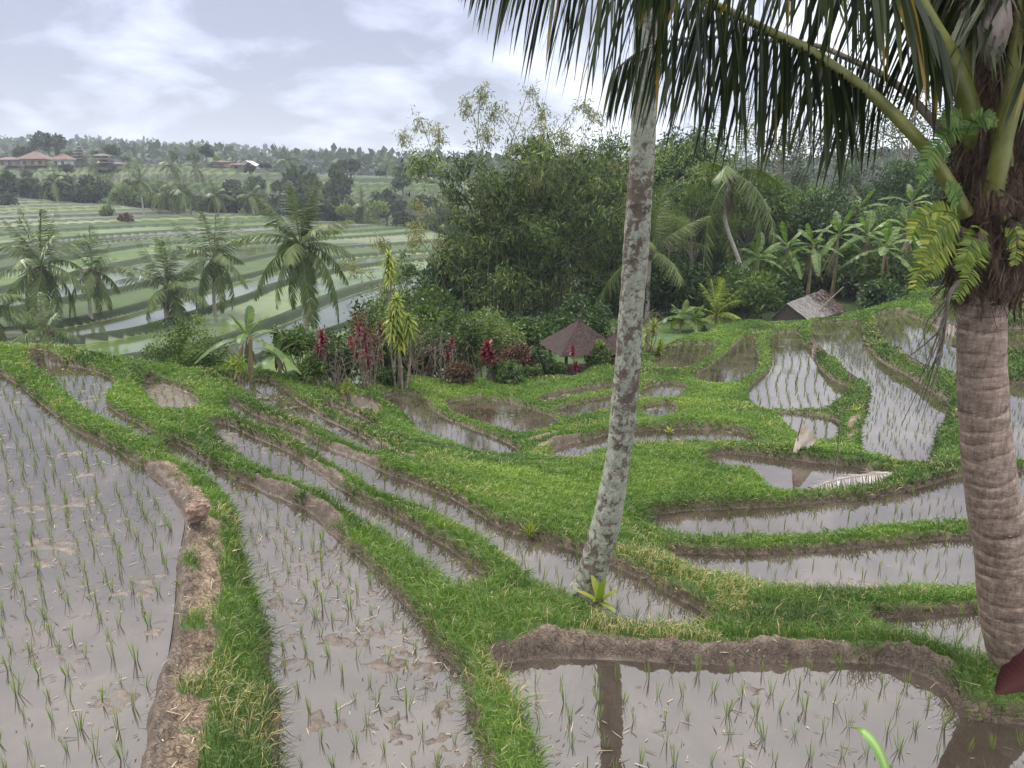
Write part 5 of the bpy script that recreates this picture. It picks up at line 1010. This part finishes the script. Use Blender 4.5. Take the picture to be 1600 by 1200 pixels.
VT = [('broadleaf_tree', K_DARK, 8, 1075, 203, 38, .8, 'dark dense tree rising highest just right of the lichen trunk'), ('broadleaf_tree', K_DARK2, 8, 1020, 300, 38, .9, 'dark green tree directly behind the lichen trunk'),
 ('broadleaf_tree', K_DARK, 8, 965, 250, 40, .75, 'dark tree crown between the bamboo and the lichen trunk'), ('broadleaf_tree', K_DARK, 8, 880, 265, 40, .8, 'dark tree showing behind the bamboo clumps'),
 ('feathery_tree', K_FEA, 8, 1085, 280, 30, .8, 'feathery light green flat crown right of the lichen trunk'), ('feathery_tree', K_FEA, 8, 1180, 265, 33, .9, 'feathery green flat-topped tree in the middle of the right woodland'),
 ('feathery_tree', K_FEA, 8, 1270, 285, 35, .8, 'feathery flat-topped tree left of the distant blue hills'), ('flowering_tree', K_PALE, 8, 1050, 320, 27, .62, 'pale speckled tree close behind the lichen trunk'),
 ('broadleaf_tree', K_MID, 8, 1235, 330, 38, .8, 'mid green tree below the hanging near frond'), ('airy_tree', K_AIRY, 12, 1235, 130, 46, .8, 'tall open tree with fine branches behind the hanging frond'),
 ('airy_tree', K_AIRY, 12, 1345, 150, 44, .8, 'tall open tree with sparse leaves against bright sky'), ('airy_tree', K_AIRY, 12, 1440, 90, 46, .9, 'tallest open tree just left of the near palm crown'),
 ('slender_tree', K_THIN, 10, 1330, 250, 40, .9, 'slender pale trunked tree above the banana plants'), ('slender_tree', K_THIN, 10, 1200, 300, 34, .8, 'slender pale trunked tree in the centre of the woodland'), ('slender_tree', K_THIN, 10, 1105, 330, 30, .7, 'slender tree left of the leaning bare trunk'),
 ('broadleaf_tree', K_DARK2, 8, 1420, 245, 36, .8, 'dark tree immediately left of the near palm trunk'), ('broadleaf_tree', K_DARK, 8, 1490, 240, 40, .9, 'dark tree behind the crown of the near palm'), ('broadleaf_tree', K_DARK, 8, 1600, 260, 38, 1.0, 'dark tree cut by the right edge of the picture'),
 ('broadleaf_tree', K_DARK, 8, 1130, 385, 31, .9, 'low dark tree at the edge of the right paddies'), ('broadleaf_tree', K_DARK2, 8, 1250, 385, 34, 1.1, 'low dark tree behind the hut'), ('broadleaf_tree', K_DARK, 8, 1060, 400, 29, .9, 'low dark tree between the lichen trunk and the yellow palm'), ('broadleaf_tree', K_MID, 8, 1350, 355, 42, 1.0, 'green tree rising above the banana grove'),
 ('broadleaf_tree', K_MID, 8, 1560, 340, 46, 1.2, 'green tree low behind the near palm trunk'), ('broadleaf_tree', K_DARK, 8, 705, 390, 34, .6, 'dark tree at the left flank of the bamboo'), ('broadleaf_tree', K_MID, 8, 655, 440, 28, .7, 'rounded green tree left of the bamboo group'), ('broadleaf_tree', K_MID, 8, 600, 465, 26, .55, 'small green tree above the tall dracaena')]
for i, (nm, k, h0, px, pyt, D, wid, lb) in enumerate(VT): vtree(nm, lb, k, px, pyt, D, h0, wid, i*1.3)
US = [(1040, 545, 25, 2.0, 1.6, 'dark undergrowth bush left of the yellow palm'), (1100, 530, 27, 2.4, 2.0, 'dark undergrowth behind the yellow palm'), (1160, 515, 27, 2.4, 2.0, 'dark bush right of the yellow palm'), (1215, 505, 27, 2.0, 1.5, 'leafy bush at the left side of the hut'), (985, 560, 24, 1.6, 1.4, 'dark bush behind the second pavilion'), (845, 560, 24, 2.0, 1.2, 'shadowy bush behind the pavilion'), (790, 580, 21.5, 2.2, 1.8, 'dark bush at the foot of the bamboo'), (700, 585, 21, 2.2, 2.2, 'leafy bush left of the bamboo foot'), (640, 585, 21.5, 2.0, 2.1, 'tall leafy bush behind the dracaena'), (575, 590, 21.5, 1.8, 2.4, 'leafy bush on the slope below the tallest palm'), (760, 575, 20.5, 2.4, 1.9, 'tall leafy bush before the left bamboo stems'), (830, 572, 20.8, 2.2, 1.5, 'dense bush before the middle bamboo stems'), (910, 560, 22, 2.4, 1.9, 'tall dark bush behind the pavilion roof'), (660, 588, 19.8, 1.6, 2.2, 'bush between the dracaena and the bamboo'), (520, 595, 20, 1.4, 1.5, 'green bush below the fronds of the tallest palm'),
 (1310, 480, 30, 2.2, 2.0, 'bush behind the hut roof'), (1390, 468, 31, 2.4, 2.0, 'bush beneath the banana grove'), (1480, 452, 34, 2.6, 2.4, 'dark bush behind the near palm fern'), (1600, 445, 34, 2.8, 2.4, 'dark bush at the right edge above the terraces')]
for i, (x, y, D, w, h, lb) in enumerate(US): bush(lb, x, y, D, w, h, 90+i, (L_DARK, L_MID, L_DARK)[i % 3], 40, 95, .16, z=None)
rg = np.random.RandomState(41)
UK = []
for i in range(5):
    V, F, c, cc = clumps(rg, 46, (1.5, 1.3, 1.15), (0, 0, 1.05), 80, .22, .45, .35, .9, .34); m_ = MB(); m_.add(V, F, c); st_ = MB()
    for j in range(7): e_ = cc[rg.randint(46)]; st_.add(*tube(spline([(0, 0, -.1), e_*.5, e_], 5), np.linspace(.04, .012, 5), 5))
    UK.append((m_.mesh('foliage', (L_DARK, L_DARK, L_MID, L_DARK, L_MID)[i]), st_.mesh('stem', B_DARK)))
for D in (41, 45, 50, 56, 63, 71):
    px = 940+rg.rand()*30
    while px < 1700:
        y = D; x = (px-800)/FPX*y*1.04; g = ground_z(x, y); s = (.8+.7*rg.rand())*(1+.012*(D-40)); i = rg.randint(5)
        if not (1195 < px < 1330 and D < 46):
            t = thing('undergrowth_bush', 'pale green leafy bush in the undergrowth of the right woodland' if i in (2, 4) else 'dark green leafy bush in the undergrowth of the right woodland', 'bush', (x, y, g-.1), rg.rand()*6, s, 'pale undergrowth bushes' if i in (2, 4) else 'dark undergrowth bushes'); link('foliage', UK[i][0], t); link('stem', UK[i][1], t)
        px += (1.5+1.6*rg.rand())/D*FPX
for D in (52, 60, 69, 79):
    px = 900+rg.rand()*40
    while px < 1720:
        y = D; x = (px-800)/FPX*y*1.04; g = ground_z(x, y); i = rg.choice([0, 1, 2, 3], p=[.35, .25, .2, .2]); K = (K_DARK, K_DARK2, K_MID, K_THIN)[i]; s = (.82+.24*rg.rand())*(1.35 if D > 75 else 1)*(.8 if 1280 < px < 1420 else 1)
        put_tree('woodland_tree', ('dark broad tree filling the back of the right woodland', 'dark upright tree filling the back of the right woodland', 'mid green tree filling the back of the right woodland', 'thin pale-trunked tree at the back of the right woodland')[i], 'tree', K, (x, y, g-.2), rg.rand()*6, s, ('dark broad woodland trees', 'dark upright woodland trees', 'mid green woodland trees', 'thin woodland trees')[i]); px += (3.2+3*rg.rand())/D*FPX
def trunk_leaning():
    a = PY(1172, 492, 43); g = ground_z(a[0], a[1]); top = PY(1140, 275, 44.5); kw = palm_kit('leang', ln=4.4, pairs=30, leaflet=1.0, wd=.12, hang=.7, segs=1)
    coconut_palm(kw, top[2]-g, (a[0], a[1], g), (top[0]-a[0], 1.0), 21, 14, .14, 1.0, 'coconut palm on a thin curved pale trunk in the right woodland', curve=.9)
trunk_leaning()
a_ = PY(1012, 470, 40); coconut_palm(palm_kit('young', ln=4.0, pairs=34, leaflet=1.0, wd=.09, hang=.5, segs=1), 3.6, (a_[0], a_[1], ground_z(a_[0], a_[1])), (0, 0), 22, 14, .13, .9, 'young coconut palm with yellowish fronds behind the lichen trunk', upright=.3, dead=0)
a_ = PY(1118, 520, 36.5); L_KEEP = L_PALM; L_PALM = L_YEL; coconut_palm(palm_kit('yellow', ln=2.0, pairs=26, leaflet=.55, wd=.07, hang=.4, segs=1), .8, (a_[0], a_[1], ground_z(a_[0], a_[1])), (0, 0), 23, 16, .06, .9, 'small golden-yellow palm on the bank left of the hut', upright=.3, dead=0); L_PALM = L_KEEP
BN = [(1062, 520, 22.5, .5, 1.0, 'small banana plant left of the golden palm'), (1085, 528, 22.5, .4, .9, 'low banana sprout beside the golden palm'), (1180, 470, 27, 1.6, 1.8, 'banana plant left of the hut'), (1222, 468, 28, 2.0, 1.9, 'banana plant just above the left end of the hut roof'), (1262, 460, 28, 1.9, 2.0, 'banana plant directly behind the hut roof'), (1300, 462, 29, 2.4, 2.1, 'banana plant with wide leaves above the hut'), (1345, 462, 28, 2.3, 2.1, 'banana plant right of the leaf-covered roof'), (1372, 476, 27, 2.1, 2.0, 'banana plant with a bare stem at the paddy corner'), (1405, 462, 28, 2.5, 2.1, 'banana plant with a shaggy stem near the palm fern'), (1440, 455, 30, 2.6, 2.2, 'banana plant left of the near palm trunk'), (1330, 430, 33, 2.9, 2.3, 'high banana plant at the back of the grove'), (1265, 425, 33, 2.7, 2.2, 'high banana plant at the back left of the grove'), (1410, 420, 34, 3.0, 2.3, 'tallest banana plant at the back right of the grove')]
for i, (x, y, D, h, ll, lb) in enumerate(BN): banana(lb, x, y, D, h, 30+i, 9, ll*.84, .40, (L_BAN, L_BAN)[i % 2], 'banana plants around the hut', els=(75, 0), torn=.45)

# ---------------------------------------------------------------- across the valley: woods, palms, houses
FK = [tree_meshes(20, 10, 4.2, 3.6, 46, 40, .95, L_GREY, B_DARK, .3, wd=.8), tree_meshes(21, 11, 3.6, 4.4, 46, 40, .9, L_GREY, B_DARK, .3, wd=.8), tree_meshes(22, 8, 4.0, 2.6, 40, 40, .8, L_GREY, B_DARK, .25, wd=.8), tree_meshes(23, 9, 3.0, 3.2, 30, 34, .7, L_PALE, B_GREY, .2, wd=.7)]
rg = np.random.RandomState(77); cnt = 0
for D in (165, 172, 179, 186, 193, 200, 208, 217, 227, 236):
    px = -70+rg.rand()*15
    while px < 720:
        y = D-.25*((px-800)/FPX)*D; x = (px-800)/FPX*y*1.03; g = ground_z(x, y); fz = x/y
        if rg.rand() < (.95 if D < 205 else .55) and not (D > 215 and px < 420 and rg.rand() < .35):
            k = rg.choice([0, 1, 2, 3], p=[.36, .26, .26, .12]); s = (.55+.55*rg.rand()+.25*(rg.rand() < .12))*(1.0 if 170 < D < 200 else (.7 if D < 212 else .52))
            lb = {0: 'dark rounded tree in the wooded gully across the valley', 1: 'tall dark tree in the wooded gully across the valley', 2: 'low spreading tree in the wooded gully across the valley', 3: 'pale green tree in the wooded gully across the valley'}[k]
            put_tree('gully_tree', lb, 'tree', FK[k], (x, y, g-.3), rg.rand()*6.28, s, ['rounded gully trees', 'tall gully trees', 'spreading gully trees', 'pale gully trees'][k]); cnt += 1
        px += (5.2+4.5*rg.rand())/D*FPX*.8
print('gully trees', cnt)
def vfar(name, label, k, px, pyt, D, h0, group=None, wid=1):
    a = PY(px, pyt, D); g = ground_z(a[0], a[1]); s = (a[2]-g)/h0; return put_tree(name, label, 'tree', FK[k], (a[0], a[1], g), px, (s*wid, s*wid, s), group)
vfar('domed_tree', 'large domed tree standing above the far rooftops', 0, 72, 207, 300, 10); vfar('round_tree', 'dark rounded tree right of the white building across the valley', 1, 527, 262, 205, 11, wid=.6); vfar('round_tree', 'dark twin-crowned tree below the white building', 0, 468, 262, 208, 10, wid=.6); vfar('conical_tree', 'narrow dark tree beside the second house', 1, 88, 226, 262, 11, wid=.35); vfar('conical_tree', 'narrow dark tree behind the first house roof', 1, 51, 222, 266, 11, wid=.25)
FP = [(218, 365, 283, 165, 'tall palm in front of the gully trees, left of centre'), (288, 368, 300, 168, 'slim palm in front of the gully trees near the field edge'), (270, 366, 305, 170, 'slim palm just left of its neighbour at the field edge'), (85, 335, 285, 185, 'palm in front of the dark trees at far left'), (395, 370, 318, 172, 'palm standing right of the field edge'), (340, 372, 315, 175, 'palm between the two field-edge palms and the tall one'), (310, 300, 262, 235, 'palm standing on the high terraces left of the white building'), (270, 300, 258, 240, 'palm on the high terraces above the dark trees'), (210, 290, 255, 240, 'palm right of the larger pagoda'), (570, 370, 322, 180, 'pale palm in the gully at the end of the fields'), (655, 300, 275, 230, 'palm on the far terraces beside the yellow bamboo'), (140, 300, 262, 240, 'palm below the pagodas'), (448, 300, 270, 240, 'palm right of the white building'), (500, 390, 330, 178, 'palm low in the gully trees'), (240, 380, 320, 176, 'short palm at the edge of the gully'), (605, 290, 258, 260, 'small palm on the far right terraces')]
rg = np.random.RandomState(9)
fpm = {}
kf = palm_kit('distant', ln=4.6, pairs=20, leaflet=1.4, wd=.26, hang=.6, segs=1)
for i, (x, yb_, yt, D, lb) in enumerate(FP):
    a = PY(x, yt, D); g = ground_z(a[0], a[1]); coconut_palm(kf, max(4, a[2]-g), (a[0], a[1], g), (rg.normal()*.8, 0), 100+i, 15, .2, .95, lb, 'palms across the valley', dead=1)
FB = [(130, 350, 165, 'leafy white-green banana at the back of the fields', 3)]
M_WALLW = rough_mat('pale plaster', (.42, .42, .42), (.56, .55, .53), 1.2, .05); M_WALLB = rough_mat('brown wall', (.20, .15, .13), (.30, .24, .20), 1.2, .05); M_RT = rough_mat('brown roof tiles', (.09, .055, .048), (.16, .10, .085), 3, .3); M_STONE = rough_mat('dark stone', (.06, .055, .05), (.14, .125, .11), 2, .3); M_DARKW = rough_mat('window dark', (.02, .025, .03), (.04, .045, .05), 3, 0, .2)
def house(label, px, py, D, w, d, hw, hr, rz, wallm, windows=3, roofm=M_RT, gable=False, name='house', cat='house'):
    a = PY(px, py, D); g = ground_z(a[0], a[1])-.3; hw2 = max(hw, a[2]-g); t = thing(name, label, cat, (a[0], a[1], g), rz); hw = hw2
    wm = MB(); wm.add(*box((0, 0, hw/2), (w, d, hw)))
    if gable: wm.add([(-w/2, -d/2, hw), (w/2, -d/2, hw), (0, -d/2, hw+hr), (-w/2, d/2, hw), (w/2, d/2, hw), (0, d/2, hw+hr)], [(0, 1, 2)]); wm.add([(-w/2, d/2, hw), (w/2, d/2, hw), (0, d/2, hw+hr)], [(0, 1, 2)])
    link('wall', wm.mesh('wall', wallm), t)
    if gable:
        rm = MB()
        for s in (-1, 1): V = [(0, -d/2-.4, hw+hr+.15), (0, d/2+.4, hw+hr+.15), (s*(w/2+.5), d/2+.4, hw-.2), (s*(w/2+.5), -d/2-.4, hw-.2)]; V += [(a_, b_, c_-.18) for a_, b_, c_ in V]; rm.add(V, [(0, 1, 2, 3), (7, 6, 5, 4), (0, 4, 5, 1), (2, 6, 7, 3), (3, 7, 4, 0), (1, 5, 6, 2)])
        link('roof', rm.mesh('roof', roofm), t)
    else: link('roof', hip_roof(0, 0, hw, w+1.6, d+1.6, hr, roofm, 8, 0, .08).mesh('roof', roofm), t)
    for i in range(windows):
        m = MB(); x = (i-(windows-1)/2)*w/(windows+.3); z = hw-1.3; m.add(*box((x, -d/2-.05, z), (w/(windows+.3)*.4, .14, 1.2))); link('window', m.mesh('window', M_DARKW), t)
house('hip-roofed house with brown tiles highest at the left', 57, 250, 262, 8, 6, 2.2, 2.6, .1, M_WALLB); house('smaller hip-roofed house between the first house and the pagodas', 100, 252, 262, 5.6, 5, 2.0, 2.0, -.1, M_WALLW, 2); house('long low brown building at the far left edge', 16, 251, 264, 6, 5, 2.0, 1.0, 0, M_WALLB, 2, name='house')
house('white gable-ended building with two dark windows across the valley', 390, 263, 258, 5.2, 6, 2.4, 1.3, .0, M_WALLW, 2, rough_mat('pale sheet roof', (.4, .42, .45), (.5, .52, .55), 2, .1), True); house('low shed roof left of the white building', 348, 269, 250, 5, 4, 1.5, .6, .2, M_WALLB, 1); house('low brown shed just below the white building', 374, 270, 246, 3.5, 3, 1.5, .5, -.2, M_WALLB, 1)
def pagoda(label, px, py, D, tiers, w, hh):
    a = PY(px, py, D); g = ground_z(a[0], a[1])-.3; z = max(1.2, a[2]-g); t = thing('pagoda', label, 'pagoda', (a[0], a[1], g)); m = MB(); m.add(*box((0, 0, z/2), (w*1.1, w*1.1, z))); m.add(*box((0, 0, z+hh*.5), (w*.7, w*.7, hh))); link('base', m.mesh('base', M_STONE), t); z += hh
    for i in range(tiers):
        s = w*(1.25-.18*i); mb = hip_roof(0, 0, z, s*1.25, s*1.25, hh*.8, M_STONE, 5, 0, .25); mb.add(*box((0, 0, z+hh*.85), (s*.35, s*.35, hh*.5))); link('tier', mb.mesh('tier', M_STONE if i else M_RT), t); z += hh*1.0
    f = MB(); f.add(*tube([(0, 0, z-.2), (0, 0, z+.3), (0, 0, z+1.0)], [.3, .2, .04], 6)); link('spire', f.mesh('spire', M_STONE), t)
pagoda('slim pagoda with five stacked roofs right of the houses', 127, 252, 258, 5, 3.0, .9); pagoda('broad pagoda with three roofs standing on a wide base', 163, 262, 250, 3, 4.4, 1.1)
house('low hall with dark roof beside the broad pagoda', 176, 266, 252, 9, 5, 1.8, .9, 0, M_WALLB, 2, M_STONE, name='hall', cat='hall')
a_ = PY(475, 252, 400); m_ = MB(); m_.add(*tube([(0, 0, -12), (0, 0, 0), (0, 0, 5)], [.5, .3, .15], 6)); o_ = link('radio_mast', m_.mesh('radio_mast', M_STONE), None, tuple(a_)); tag(o_, 'thin radio mast on the skyline right of the white building', 'mast')
# bushes and banana clumps at the back of the far fields
for i, (x, y, D, w, h, mt, lb) in enumerate([(198, 362, 150, 3.0, 3.6, L_BRON, 'dark red rounded bush alone on the far fields'), (170, 350, 160, 3, 4, L_PALE, 'pale banana clump at the back of the far fields'), (560, 405, 150, 9, 3.2, L_PALE, 'pale leafy clump at the foot of the gully trees'), (600, 380, 165, 8, 4, L_BAN, 'bright leafy clump near the bottom of the gully'), (345, 385, 168, 6, 3, L_MID, 'green bushes along the field edge'), (630, 430, 60, 3.4, 2.2, L_MID, 'green bush at the right end of the valley fields'), (10, 330, 170, 8, 4, L_GREY, 'dark bush at the left edge of the gully'), (420, 395, 165, 7, 3, L_GREY, 'dark bush behind the tallest palm crown'), (480, 395, 165, 6, 3, L_MID, 'green bush right of the tallest palm crown'), (230, 372, 160, 5, 2.2, L_MID, 'low green bush beside the dark red bush')]):
    bush(lb, x, y, D, w, h, 130+i, mt, 24, 40, .55 if D > 100 else .25, cat='bush', wd=.6)
def distant_forest():
    """wooded hills far beyond the houses: one mass"""
    rg = np.random.RandomState(5); n = 5200; az = np.radians(-44+88*rg.rand(n)); r = 330*(3.0**rg.rand(n)); x = r*np.sin(az); y = r*np.cos(az); keep = ~((az < R(-3)) & (y < 420)); keep &= y > 300; x, y, r = x[keep], y[keep], r[keep]; z = height(x.copy(), y.copy())[0]; n = len(x)
    h = 6+7*rg.rand(n)**2; k = np.repeat(np.arange(n), 16); N = len(k); e = unit(rg.normal(size=(N, 3))); p = np.stack([x[k], y[k], z[k]+h[k]*.55], 1)+e*np.stack([h[k]*.42, h[k]*.42, h[k]*.45], 1)
    V, F = kites(p, e+rg.normal(size=(N, 3))*.5, rg.normal(size=(N, 3)), h[k]*.42, h[k]*.34); mb = MB(); mb.add(V, F, np.repeat(rg.rand(n)[k]*.6+.4*rg.rand(N), 4)); o = link('distant_forest', mb.mesh('distant_forest', L_GREY)); tag(o, 'blue-green wooded hills along the horizon', None, kind='stuff')
distant_forest()
# ---------------------------------------------------------------- haze over the whole place
def haze():
    m, nt, N, L = new_mat('haze'); v = N('ShaderNodeVolumePrincipled'); v.inputs['Color'].default_value = (.80, .88, 1, 1); v.inputs['Density'].default_value = HAZE; v.inputs['Anisotropy'].default_value = 0.0
    o = N('ShaderNodeOutputMaterial'); L(v.outputs[0], o.inputs['Volume']); mb = MB(); mb.add(*box((0, 740, 35), (3200, 1700, 110))); o = link('haze', mb.mesh('haze', m)); tag(o, 'pale bluish air thickening towards the horizon', None, kind='stuff')
HAZE = .00040
haze()
